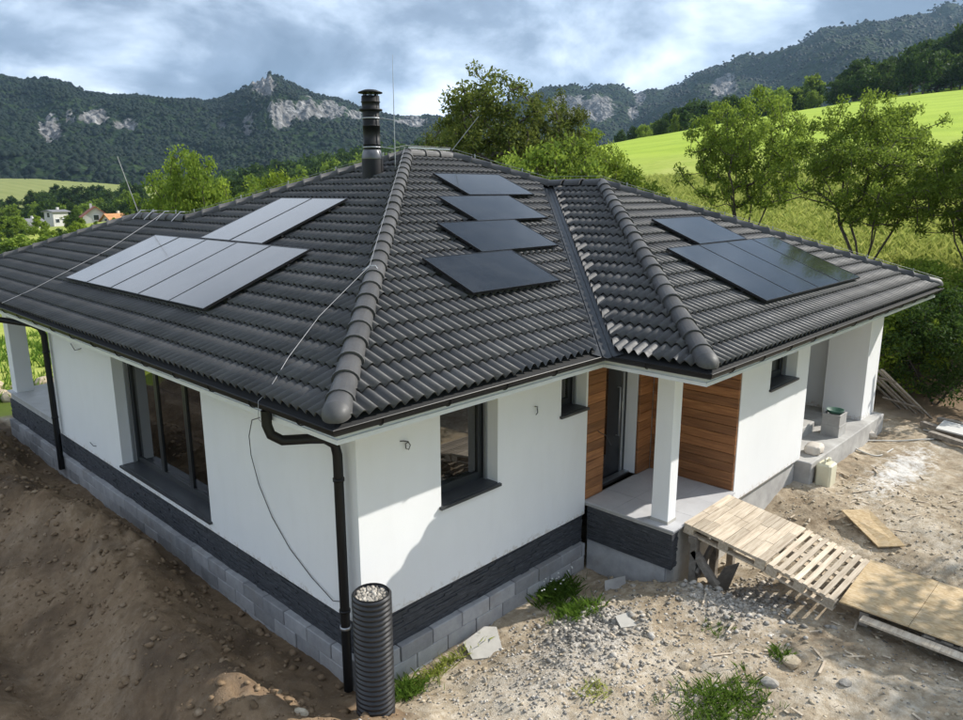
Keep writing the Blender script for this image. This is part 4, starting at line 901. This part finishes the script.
# gravel, rubble and clods
def G(cx, cy, sx, sy): return lambda r, n: (cx+sx*r.normal(size=n), cy+sy*r.normal(size=n))
scatter('rubble', 620, G(3.35, -.42, .34, .28), .010, .060, 11, 'stone'); scatter('rubble', 900, G(5.15, -1.50, .45, .38), .010, .060, 12, 'stone')
def yardxy(r, n): return 1.0+9.5*r.random(n), -4.6+5.0*r.random(n)
def keep(fn, ok):
    def g(r, n):
        x, y = fn(r, n*3); k = ok(x, y); return x[k][:n], y[k][:n]
    return g
nohouse = lambda x, y: ~(((x > .83) & (x < 4.95) & (y > .78)) | ((x > 4.9) & (x < 13.5) & (y > -.62)))
scatter('gravel', 6500, keep(yardxy, nohouse), .004, .022, 13, 'stone', flat=.45); scatter('gravel', 2600, keep(G(2.6, -.9, 1.0, .9), nohouse), .008, .03, 14, 'stone')
scatter('dirt_clods', 1300, keep(yardxy, nohouse), .008, .045, 15, 'sandstone', flat=.45)
scatter('soil_crumbs', 5500, keep(lambda r, n: (-1.0+1.5*r.normal(size=n), -.6+12*r.random(n)), lambda x, y: (x < .74) & (x > -4)), .004, .022, 18, 'clod')
scatter('soil_clods', 1350, keep(lambda r, n: (-.1+.75*r.normal(size=n), -.4+14*r.random(n)), lambda x, y: (x < .74) & (x > -2.2)), .006, .075, 16, 'clod')
scatter('soil_clods', 450, keep(lambda r, n: (-1.9+1.3*r.normal(size=n), .2+9*r.random(n)), lambda x, y: (x < .7) & (x > -4)), .008, .04, 17, 'clod')

m = MB(); r = np.random.default_rng(77)
for k in range(150):
    x, y = (3.+8.5*r.random(), -4.2+3.4*r.random()) if k > 40 else (6.5+4.5*r.random(), -3.+2.2*r.random())
    a = r.random()*3.14; l = .03+.16*r.random()**2; z = hz(x, y); m.obox((x, y, z+.012), (l*math.cos(a), l*math.sin(a), (r.random()-.5)*.03), (-.012*math.sin(a), .012*math.cos(a), 0), (0, 0, .005))
m.build('wood_splinters', 'old_wood', None, (7, -2, .4), kind='stuff')

# plastic canister, sack, crates, box on the right terrace
zc_ = hz(9.72, -.95); CN = empty('canister', (9.72, -.95, zc_), 'translucent cream plastic canister standing beside the terrace slab', 'canister')
m = MB().bbox(9.56, -1.08, zc_, 9.88, -.82, zc_+.40, .03); m.build('body', 'canister_pe', CN)
MB().tube([(9.62, -.95, zc_+.39), (9.62, -.95, zc_+.46), (9.66, -.95, zc_+.475), (9.76, -.95, zc_+.47), (9.79, -.95, zc_+.39)], .017, 8).build('handle', 'canister_pe', CN); MB().lathe([(.0, .45), (.03, .45), (.03, .39)], (9.84, -.95, zc_), 12).build('cap', 'canister_pe', CN)
def blob(name, c, s, mat, label, cat, seed):
    bm = bmesh.new(); bmesh.ops.create_icosphere(bm, subdivisions=3, radius=1)
    for v in bm.verts:
        p = np.array(v.co); q = np.sign(p)*np.abs(p)**.62; q = q*(1+.09*math.sin(q[0]*7+seed)*math.sin(q[1]*6+seed*2)+.05*math.sin(q[2]*13+q[0]*9)); q[2] = max(q[2], -.85); v.co = q*np.array(s)
    me = D.meshes.new(name); bm.to_mesh(me); bm.free(); me.materials.append(MAT[mat]); me.polygons.foreach_set('use_smooth', [True]*len(me.polygons)); return link(name, me, None, c, label, cat)
blob('sack', (10.05, -.60, .80+.085), (.20, .14, .10), 'bag_white', 'slumped whitish sack on the edge of the terrace slab', 'sack', 2)
def crate(name, x, y, z, sx, sy, sz, mat, label, cat, group=None):
    r = empty(name, (x, y, z), label, cat, group); m = MB(); t = .025
    m.box(x-sx, y-sy, z, x+sx, y+sy, z+t); m.build('base', mat, r)
    MB().bbox(x-sx, y-sy, z+t, x+sx, y-sy+t, z+sz, .004).build('side', mat, r); MB().bbox(x-sx, y+sy-t, z+t, x+sx, y+sy, z+sz, .004).build('side', mat, r)
    MB().bbox(x-sx, y-sy+t, z+t, x-sx+t, y+sy-t, z+sz, .004).build('side', mat, r); MB().bbox(x+sx-t, y-sy+t, z+t, x+sx, y+sy-t, z+sz, .004).build('side', mat, r)
    MB().box(x-sx-.008, y-sy-.008, z+sz-.03, x+sx+.008, y-sy-.0005, z+sz).build('rim', mat, r); return r
crate('crate', 11.42, -.46, .80, .20, .17, .22, 'concrete', 'grey crate at the bottom of the pair on the terrace', 'crate', None)
crate('crate', 11.42, -.46, 1.022, .195, .165, .22, 'concrete', 'grey crate on top, carrying a green tray, on the terrace', 'crate', None)
m = MB(); m.lathe([(0, 0), (.12, 0), (.16, .05), (.17, .05), (.13, -.01)], (11.42, -.46, 1.255), 20); m.build('tray', 'green_plastic', None, (11.42, -.46, 1.255), 'dark green plastic tray lying on the upper crate', 'tray')
TB = empty('tool_box', (10.95, .35, 1.0), 'big black box on the terrace step', 'box'); MB().bbox(10.63, .12, 1.0, 11.27, .58, 1.36, .02).build('body', 'black_plastic', TB); MB().bbox(10.61, .10, 1.361, 11.29, .60, 1.43, .02).build('lid', 'black_plastic', TB); MB().tube([(10.85, .1, 1.40), (10.85, .04, 1.40), (11.05, .04, 1.40), (11.05, .1, 1.40)], .012).build('handle', 'galv', TB)
# leaning slatted frame, boards and hose at the bank
LF = empty('slatted_frame', (15.2, -.8, hz(15.2, -.8)), 'weathered slatted timber frame leaning against the white corner pillar', 'frame')
ta, tb = np.array([13.62, -.30, 1.78]), np.array([15.25, -1.0, hz(15.25, -1.)+.03]); dd = tb-ta; hn = np.array([.39, .92, 0.]); up_ = np.cross(dd/np.linalg.norm(dd), hn)
for i in range(5): MB().obox((ta+tb)/2+hn*(i-2)*.2+np.array([0, 0, .03*i % .05]), dd/2*(1-.05*(i % 2)), hn*.035, up_*.014).build('slat', 'grey_wood', LF)
for t in (.2, .75): MB().obox(ta+dd*t-up_*.03, hn*.5, dd/np.linalg.norm(dd)*.04, up_*.014).build('cross_bar', 'grey_wood', LF)
def onz(px, py, z=.52): return gpt(px, py, z)
sheet('white_board', [onz(936, 428, .62), onz(975, 438, .62), onz(975, 428, .62), onz(944, 420, .62)], .03, 'house_white', 'white sheet lying on the timber stack by the bank', 'board')
for i, (a, b) in enumerate((((922, 424), (980, 443)), ((930, 434), (985, 452)), ((938, 420), (990, 432)))):
    p, q = onz(*a), onz(*b); d = (q-p); s = np.cross((0, 0, 1), d/np.linalg.norm(d)); MB().obox((p+q)/2+np.array([0, 0, .02]), d/2, s*.07, (0, 0, .045)).build('plank', 'grey_wood', None, (*((p+q)/2)[:2], .48), ('thick dark plank bordering the white sheet by the bank', 'lowest dark plank of the timber stack by the bank', 'dark plank behind the white sheet by the bank')[i], 'plank')
hp = [(320, 515), (230, 540), (120, 525), (80, 492), (95, 468), (180, 462), (350, 466), (480, 472), (560, 466), (588, 440), (562, 412), (500, 405)]
HP = [onz(840+x/6, 360+y/6, .5) for x, y in hp]; HP = [p+np.array([0, 0, hz(p[0], p[1])-p[2]+.025]) for p in HP]
def smooth(P, n=6):
    out = []
    for i in range(len(P)-1):
        a, b, c, d = P[max(i-1, 0)], P[i], P[i+1], P[min(i+2, len(P)-1)]
        for t in np.linspace(0, 1, n, endpoint=False): out.append(.5*((2*b)+(-a+c)*t+(2*a-5*b+4*c-d)*t*t+(-a+3*b-3*c+d)*t**3))
    return out+[P[-1]]
MB().tube(smooth(HP), .016, 6).build('hose', 'hose_white', None, HP[0], 'whitish hose looping over the dirt near the bank', 'hose')

# ------------------------------------------------------------------ vegetation
def leafcloud(C, n, spread, size, seed, flat=1.0):
    r = np.random.default_rng(seed); idx = r.integers(0, len(C), n); off = r.normal(size=(n, 3)); off /= np.linalg.norm(off, axis=1)[:, None]+1e-9; off *= (r.random((n, 1))**.5)*spread; off[:, 2] *= flat
    p = C[idx]+off; a = r.normal(size=(n, 3)); a /= np.linalg.norm(a, axis=1)[:, None]; b = np.cross(a, r.normal(size=(n, 3))); b /= np.linalg.norm(b, axis=1)[:, None]
    s = size*(.6+.8*r.random((n, 1))); V = np.stack([p-a*s, p+b*s*.45, p+a*s, p-b*s*.45], 1).reshape(-1, 3)
    tone = np.repeat(np.clip(.5+.28*r.normal(size=n)+.25*(r.random(len(C))[idx]-.5), 0, 1), 4)
    return V, np.arange(4*n).reshape(-1, 4), tone
def skeleton(ht, cw, base, nclu, seed, shape=1.0, multi=1, lean=0.):
    """grow limbs from trunk to random cluster centres inside the crown envelope"""
    r = np.random.default_rng(seed); nodes = []; par = []
    for k in range(multi):
        a = 6.28*k/multi+r.random(); sp = 0 if multi == 1 else .28*cw
        prev = -1
        for i, t in enumerate(np.linspace(0, 1, 7)):
            nodes.append(np.array([sp*t*math.cos(a)*1.0+.06*ht*(r.random()-.5)*t+lean*t*ht, sp*t*math.sin(a)+.06*ht*(r.random()-.5)*t, (base+.45*(ht-base))*t if multi > 1 else (base+.62*(ht-base))*t])); par.append(prev if i else (-1 if k == 0 else 0)); prev = len(nodes)-1
    C = []
    while len(C) < nclu:
        q = r.normal(size=3); q /= np.linalg.norm(q); q *= r.random()**.38
        z = base+(ht-base)*(.5+.5*q[2]); k = cw/2*(1+.25*math.sin(math.atan2(q[1], q[0])*3+seed)+.15*math.sin(q[2]*5+seed*2))*(1-.28*max(q[2], 0)*shape)
        C.append(np.array([q[0]*k+lean*z, q[1]*k, z+.12*(ht-base)*(r.random()-.5)]))
    C.sort(key=lambda p: np.linalg.norm(p-np.array([lean*base, 0, base])))
    tips = []
    for p in C:
        N = np.array(nodes); d = np.linalg.norm(N-p, axis=1)+np.where(N[:, 2] > p[2]+.1, 1.2, 0)+np.where(N[:, 2] < base*.6, 3, 0); j = int(d.argmin()); mid = (nodes[j]+p)/2+r.normal(size=3)*.06*d[j]-np.array([0, 0, .06*d[j]])
        nodes.append(mid); par.append(j); nodes.append(p); par.append(len(nodes)-2); tips.append(p)
    return np.array(nodes), par, np.array(tips)
def limbs(nodes, par, r0, tip=.006, sides=5):
    n = len(nodes); wgt = np.zeros(n)
    ch = np.zeros(n); 
    for p in par:
        if p >= 0: ch[p] += 1
    wgt[ch == 0] = 1
    for i in range(n-1, -1, -1):
        if par[i] >= 0: wgt[par[i]] += wgt[i]
    rad = tip+(r0-tip)*(wgt/wgt.max())**.5; m = MB()
    for i in range(n):
        if par[i] >= 0:
            a, b = nodes[par[i]], nodes[i]; d = b-a; l = np.linalg.norm(d)
            if l < 1e-4: continue
            m.tube([a-d/l*.01, b], [min(rad[par[i]], rad[i]*1.6), rad[i]], sides, False)
    return m
PROTO = {}
def treeproto(key, name, ht, cw, base, nclu, nleaf, spread, size, mat, r0, seed, multi=1, shape=1., flat=.8, tip=.006):
    nodes, par, tips = skeleton(ht, cw, base, nclu, seed, shape, multi); tm = limbs(nodes, par, r0, tip).mesh('trunk'); tm.materials.append(MAT['bark'])
    V, F, T = leafcloud(tips, nleaf, spread, size, seed+1, flat); cm = npmesh('crown', V, F, mat, {'tone': ('FLOAT', T)}); PROTO[key] = (tm, {mat: cm}, name, ht)
    return PROTO[key]
def plant(key, x, y, h, label, cat, group=None, rz=None, sxy=None, mat=None, z=None):
    tm, cms, name, ht = PROTO[key]; s = h/ht; zz = hz(x, y) if z is None else z
    root = empty(name, (x, y, zz-.05), label, cat, group); root.rotation_euler.z = random.random()*6.28 if rz is None else rz; k = s*(sxy or 1.); root.scale = (k, k, s)
    m0 = next(iter(cms))
    if mat and mat not in cms: c = cms[m0].copy(); c.materials.clear(); c.materials.append(MAT[mat]); cms[mat] = c
    for nme, me in (('trunk', tm), ('crown', cms[mat or m0])): o = D.objects.new(nme, me); COL.objects.link(o); o.parent = root
    return root
treeproto('big', 'broadleaf_tree', 9.5, 6.6, 2.0, 260, 26000, .46, .085, 'leaf_olive', .22, 5, 3)
treeproto('openA', 'thorn_tree', 5.6, 5.6, 1.7, 340, 33000, .30, .054, 'leaf_mid', .085, 12, 4)
treeproto('openB', 'thorn_tree', 5.6, 6.2, 1.6, 360, 36000, .30, .054, 'leaf_mid', .08, 23, 5)
treeproto('bush', 'bush', 4.2, 4.6, .3, 150, 11000, .42, .075, 'leaf_mid', .05, 31, 4)
treeproto('mid', 'broadleaf_tree', 8., 7.0, .8, 160, 16000, .7, .13, 'leaf_mid', .22, 37, 2)
treeproto('far1', 'broadleaf_tree', 8., 6.4, 1.0, 70, 2600, 1.0, .34, 'leaf_dark', .25, 41, 1, flat=.9)
treeproto('far2', 'broadleaf_tree', 8., 5.0, 1.0, 60, 2200, .9, .34, 'leaf_dark', .22, 52, 1, .6, .9)
treeproto('far3', 'broadleaf_tree', 8., 7.4, .6, 70, 2400, 1.1, .36, 'leaf_mid', .25, 63, 2, flat=.8)
def at(px, d): x, y = polar(px, d); return x, y
def topz(px, py, d): v = ray(px, py); return CAM[2]+d*v[2]/np.hypot(v[0], v[1])
def ptree(key, px, d, top, label, cat='tree', group=None, sxy=None, mat=None, rz=None):
    x, y = at(px, d); z = hz(x, y); h = max(topz(px, top, d)-z, 1.2); return plant(key, x, y, h, label, cat, group, rz, sxy, mat)
ptree('big', 497, 31, 66, 'tall dense olive-green tree rising behind the roof ridge', rz=.4)
ptree('big', 548, 34, 92, 'olive tree leaning out to the right of the tallest tree behind the roof', sxy=.85, rz=2.)
ptree('big', 452, 36, 112, 'lower olive tree to the left of the tallest tree behind the roof', sxy=.8, rz=4.)
for i, (px, d, t, s) in enumerate(((575, 30, 138, .8), (608, 29, 156, .8), (628, 29, 174, .9), (545, 29, 146, .9), (588, 36, 128, .8))): ptree('bush', px, d, t, ('mid-green', 'yellow-green', 'mid-green')[i % 3]+' bush in the thicket behind the roof valley', 'bush', 'thicket behind the roof valley', s, ('leaf_mid', 'leaf_lime', 'leaf_mid')[i % 3])
ptree('openA', 748, 30, 90, 'open-crowned tree with dark bare limbs behind the row of four panels', rz=1.0, sxy=.82)
ptree('openB', 872, 27, 94, 'spreading many-stemmed tree behind the far roof corner', rz=.3, sxy=.88)
ptree('openB', 990, 26, 118, 'spreading tree rooted on the bank to the right of the many-stemmed tree', rz=2.6)
ptree('openA', 1060, 27, 95, 'tree on the bank overlooking the timber stack', rz=2.2, sxy=1.2); plant('openB', 14.0, -10.6, 8.2, 'unseen tree added to cast shade on the particle boards', 'tree', None, 1.1)  # second tree stands out of view, added for its shade on the boards
for i, (px, d, t) in enumerate(((905, 21, 285), (940, 22, 262), (965, 20.5, 290), (925, 24, 258), (985, 23, 270), (893, 24, 268))): ptree('bush', px, d, t, ('yellow-green', 'mid-green', 'dark green')[i % 3]+' leafy bush growing on the slope past the far roof corner', 'bush', 'bushes on the slope past the far roof corner', 1.0, ('leaf_lime', 'leaf_mid', 'leaf_dark')[i % 3])
ptree('mid', 188, 46, 148, 'bushy bright green tree behind the left roof ridge', mat='leaf_mid', sxy=.62); ptree('mid', 168, 50, 172, 'rounded tree crowding the bushy tree behind the left ridge', mat='leaf_mid', sxy=.7); ptree('mid', 212, 47, 180, 'lower tree to the right of the bushy tree behind the left ridge', mat='leaf_lime', sxy=.8)
ptree('bush', 272, 40, 174, 'yellow-green bush peeping over the left roof slope', 'bush', mat='leaf_lime', sxy=.9); ptree('bush', 300, 42, 178, 'low bush peeping over the roof beside the flue', 'bush', mat='leaf_lime', sxy=.9)
# valley trees
HOUSEPX = [(22, 30), (49, 57), (84, 100), (108, 118)]
rr = random.Random(4); FK = ('far1', 'far2', 'far3')
def row(x0, x1, step, dlo, dhi, tops, mats_, label, group, skiphouse=False, jit=5, sx=(.8, 1.2)):
    px = x0
    while px < x1:
        q = px+rr.uniform(-step, step)*.4; t = float(np.interp(q, [a for a, b in tops], [b for a, b in tops]))+rr.uniform(-jit, jit)
        if not (skiphouse and any(a-2 < q < b+2 for a, b in HOUSEPX)): mt = rr.choice(mats_); ptree(rr.choice(FK), q, rr.uniform(dlo, dhi), t, {'leaf_dark': 'dark green ', 'leaf_mid': 'mid-green ', 'leaf_lime': 'yellow-green '}[mt]+label.replace('dark ', '', 1), 'tree', group, rr.uniform(*sx), mt)
        px += step
row(-25, 150, 7, 330, 390, [(-25, 205), (60, 188), (150, 184)], ['leaf_dark'], 'dark tree in the tree belt below the left hayfield', 'tree belt below the left hayfield')
row(-25, 175, 8, 230, 270, [(-25, 208), (60, 202), (140, 196), (175, 194)], ['leaf_dark', 'leaf_mid', 'leaf_dark'], 'tree standing behind the valley houses', 'trees behind the valley houses')
row(-25, 145, 6, 130, 165, [(-25, 219), (60, 217), (140, 212)], ['leaf_dark', 'leaf_mid', 'leaf_lime'], 'tree standing in front of the valley houses', 'trees in front of the valley houses', True, 4, (1., 1.5))
row(-25, 145, 8, 100, 125, [(-25, 231), (60, 227), (140, 219)], ['leaf_dark', 'leaf_mid', 'leaf_lime'], 'tree below the valley houses', 'trees below the valley houses', False, 4, (1., 1.5))
row(-30, 135, 8, 66, 92, [(-30, 246), (20, 240), (60, 235), (130, 227)], ['leaf_mid', 'leaf_lime', 'leaf_dark'], 'leafy tree just beyond the far left roof hip', 'trees beyond the far left roof hip', False, 5, (1., 1.5))
row(215, 440, 10, 90, 130, [(215, 192), (300, 180), (370, 168), (440, 160)], ['leaf_mid', 'leaf_dark', 'leaf_mid', 'leaf_lime'], 'tree on the wooded slope nearest behind the flue', 'near wooded slope behind the flue', False, 4)
row(205, 450, 9, 180, 250, [(205, 182), (300, 168), (370, 155), (450, 150)], ['leaf_dark', 'leaf_mid', 'leaf_dark'], 'tree higher on the wooded slope behind the flue', 'higher wooded slope behind the flue', False, 4)
row(205, 450, 8, 300, 380, [(205, 176), (300, 160), (370, 148), (450, 143)], ['leaf_dark'], 'tree at the top of the wooded slope behind the flue', 'top of the wooded slope behind the flue', False, 4)
# trees along the right meadow
row(618, 705, 13, 175, 205, [(618, 132), (640, 120), (680, 112), (705, 120)], ['leaf_mid', 'leaf_lime', 'leaf_dark'], 'round tree at the far edge of the green meadow', 'trees at the far edge of the meadow', False, 6, (.7, 1.0))
row(640, 810, 10, 215, 245, [(640, 128), (700, 100), (760, 92), (810, 76)], ['leaf_dark', 'leaf_mid'], 'tree in the long row behind the meadow', 'dark tree row behind the meadow', False, 5)
row(790, 1060, 12, 200, 225, [(790, 92), (830, 78), (880, 62), (963, 48), (1060, 30)], ['leaf_dark', 'leaf_mid', 'leaf_dark'], 'tree on the lower edge of the wood above the meadow', 'lower edge of the wood above the meadow', False, 6)
row(830, 1070, 11, 235, 265, [(830, 70), (880, 52), (963, 22), (1070, 5)], ['leaf_dark'], 'tree in the upper part of the wood above the meadow', 'upper part of the wood above the meadow', False, 6)

# grass
def blades(name, n, fn, h, wd_, mat, seed, clump=9, kind='stuff', bend=.35):
    r = np.random.default_rng(seed); x, y = fn(r, n//clump); x = np.repeat(x, clump)+r.normal(size=len(x)*clump)*.10*h/.4; y = np.repeat(y, clump)+r.normal(size=len(y)*clump)*.10*h/.4; n = len(x); z = hgt(x, y)-.01
    a = r.random(n)*6.283; hh = h*(.5+.8*r.random(n)); bx, by = np.cos(a)*wd_, np.sin(a)*wd_; lx, ly = r.normal(size=n)*bend*hh, r.normal(size=n)*bend*hh
    V = np.stack([np.stack([x-bx, y-by, z], 1), np.stack([x+bx, y+by, z], 1), np.stack([x+lx*.4+bx*.7, y+ly*.4+by*.7, z+hh*.6], 1), np.stack([x+lx, y+ly, z+hh], 1)], 1).reshape(-1, 3)
    F = np.arange(4*n).reshape(-1, 4)[:, [0, 1, 2, 3]]; T = np.repeat(np.clip(r.normal(.5, .22, n), 0, 1), 4)
    return link(name, npmesh(name, V, F, mat, {'tone': ('FLOAT', T)}), None, (0, 0, 0), None, None, None, kind)
blades('tall_grass', 130000, keep(lambda r, n: (17.3+30*r.random(n)**1.5, -9+38*r.random(n)), lambda x, y: ~((x < 21) & (y < 1.5))), .36, .013, 'grass_blade', 3, bend=.5)
blades('tall_grass', 16000, keep(lambda r, n: (-6+22*r.random(n), 16.5+16*r.random(n)), lambda x, y: (y > 17.5) | (x > 6)), .30, .018, 'grass_green', 4)
for i, (px, py, sx, sy, n, h, mt) in enumerate(((722, 706, .28, .2, 1500, .13, 'grass_green'), (572, 612, .16, .16, 700, .16, 'grass_green'), (556, 596, .20, .10, 900, .20, 'grass_green'), (405, 694, .14, .10, 600, .16, 'grass_green'), (440, 672, .25, .05, 350, .14, 'grass_blade'), (782, 658, .06, .05, 160, .13, 'grass_green'), (715, 630, .10, .10, 130, .08, 'grass_green'), (590, 690, .10, .1, 160, .10, 'grass_blade'))):
    c = gpt(px, py); blades('grass_tuft', n, G(c[0], c[1], sx, sy), h*.75, .004, mt, 60+i, clump=6, bend=.55)
c = gpt(552, 590); r = np.random.default_rng(8); m = MB()
for k in range(26):
    x, y = c[0]+.22*r.normal(), c[1]+.09*r.normal(); z = hz(x, y)+.16+.1*r.random(); m.lathe([(0, .012), (.016, 0), (0, -.008)], (x, y, z), 6)
m.build('white_flowers', 'flower_white', None, c, kind='stuff')

# ------------------------------------------------------------------ houses in the valley
def farhouse(px, d, wdt, dep, wall, roof, wm, rm, label, rz, z0=None, nwin=3):
    x, y = at(px, d); z = hz(x, y) if z0 is None else z0; r = empty('valley_house', (0, 0, 0), label, 'house', 'houses in the valley'); a, b = wdt/2, dep/2
    MB().box(-a, -b, -1.5, a, b, wall).add([(-a, -b, wall), (-a, b, wall), (-a, 0, wall+roof), (a, -b, wall), (a, b, wall), (a, 0, wall+roof)], [(0, 2, 1), (3, 4, 5)]).build('wall', wm, r)
    o = .45; t = .18; sl = roof/b
    rf = MB()
    for s in (-1, 1): rf.add([(-a-o, s*(b+o), wall-o*sl), (a+o, s*(b+o), wall-o*sl), (a+o, 0, wall+roof), (-a-o, 0, wall+roof), (-a-o, s*(b+o), wall-o*sl+t), (a+o, s*(b+o), wall-o*sl+t), (a+o, 0, wall+roof+t), (-a-o, 0, wall+roof+t)], [(0, 1, 2, 3), (4, 5, 6, 7), (0, 1, 5, 4), (1, 2, 6, 5), (3, 0, 4, 7)])
    rf = rf.build('roof', rm, r); MB().box(a*.3, .3, wall+roof*.4, a*.3+.5, .8, wall+roof+.7).build('chimney', wm, rf)
    for i in range(nwin):
        xx = -a+wdt*(i+.5)/nwin
        for s in (-1, 1): wn = MB().box(xx-.55, s*(b+.03)-.03, .5, xx+.55, s*(b+.03)+.03, 1.5).build('window', 'fascia_white', r); MB().box(xx-.45, s*(b+.065)-.01, .6, xx+.45, s*(b+.065)+.01, 1.4).build('pane', 'far_glass', wn)
    for s in (-1, 1): wn = MB().box(s*(a+.03)-.03, -.6, wall*.55, s*(a+.03)+.03, .6, wall*.55+1.3).build('window', 'fascia_white', r); MB().box(s*(a+.065)-.01, -.5, wall*.55+.1, s*(a+.065)+.01, .5, wall*.55+1.2).build('pane', 'far_glass', wn)
    r.location = (x, y, z); r.rotation_euler.z = R(rz)
def zat(px, py, d): return topz(px, py, d)
farhouse(92, 190, 6.0, 5.2, 2.0, 2.0, 'house_white', 'far_tile_red', 'white valley house with red-brown gable roof', 75, zat(92, 225, 190)); farhouse(113, 185, 4.6, 4.2, 1.6, 1.4, 'house_cream', 'far_tile_orange', 'small cream valley house with orange tile roof', 10, zat(113, 228, 185), 2)
farhouse(53, 200, 3.6, 3.4, 3.0, .3, 'house_white', 'far_roof_grey', 'boxy white flat-roofed valley house', 15, zat(53, 225, 200), 2); farhouse(26, 195, 4.6, 4, 2.0, 1.0, 'house_white', 'far_roof_grey', 'low white valley house with grey roof half hidden by trees', 20, zat(26, 233, 195), 3)

# ------------------------------------------------------------------ air
hm = D.materials.new('haze'); hm.use_nodes = True; nt = hm.node_tree; nt.nodes.remove(nt.nodes['Principled BSDF']); pv = nt.nodes.new('ShaderNodeVolumePrincipled')
pv.inputs['Color'].default_value = (.48, .72, 1, 1); pv.inputs['Density'].default_value = .00009; pv.inputs['Anisotropy'].default_value = .2; nt.links.new(pv.outputs[0], nt.nodes['Material Output'].inputs['Volume']); MAT['haze'] = hm
MB().box(-4300, -4300, -90, 4300, 4300, 720).build('haze', 'haze', None, (0, 0, 0), kind='stuff')
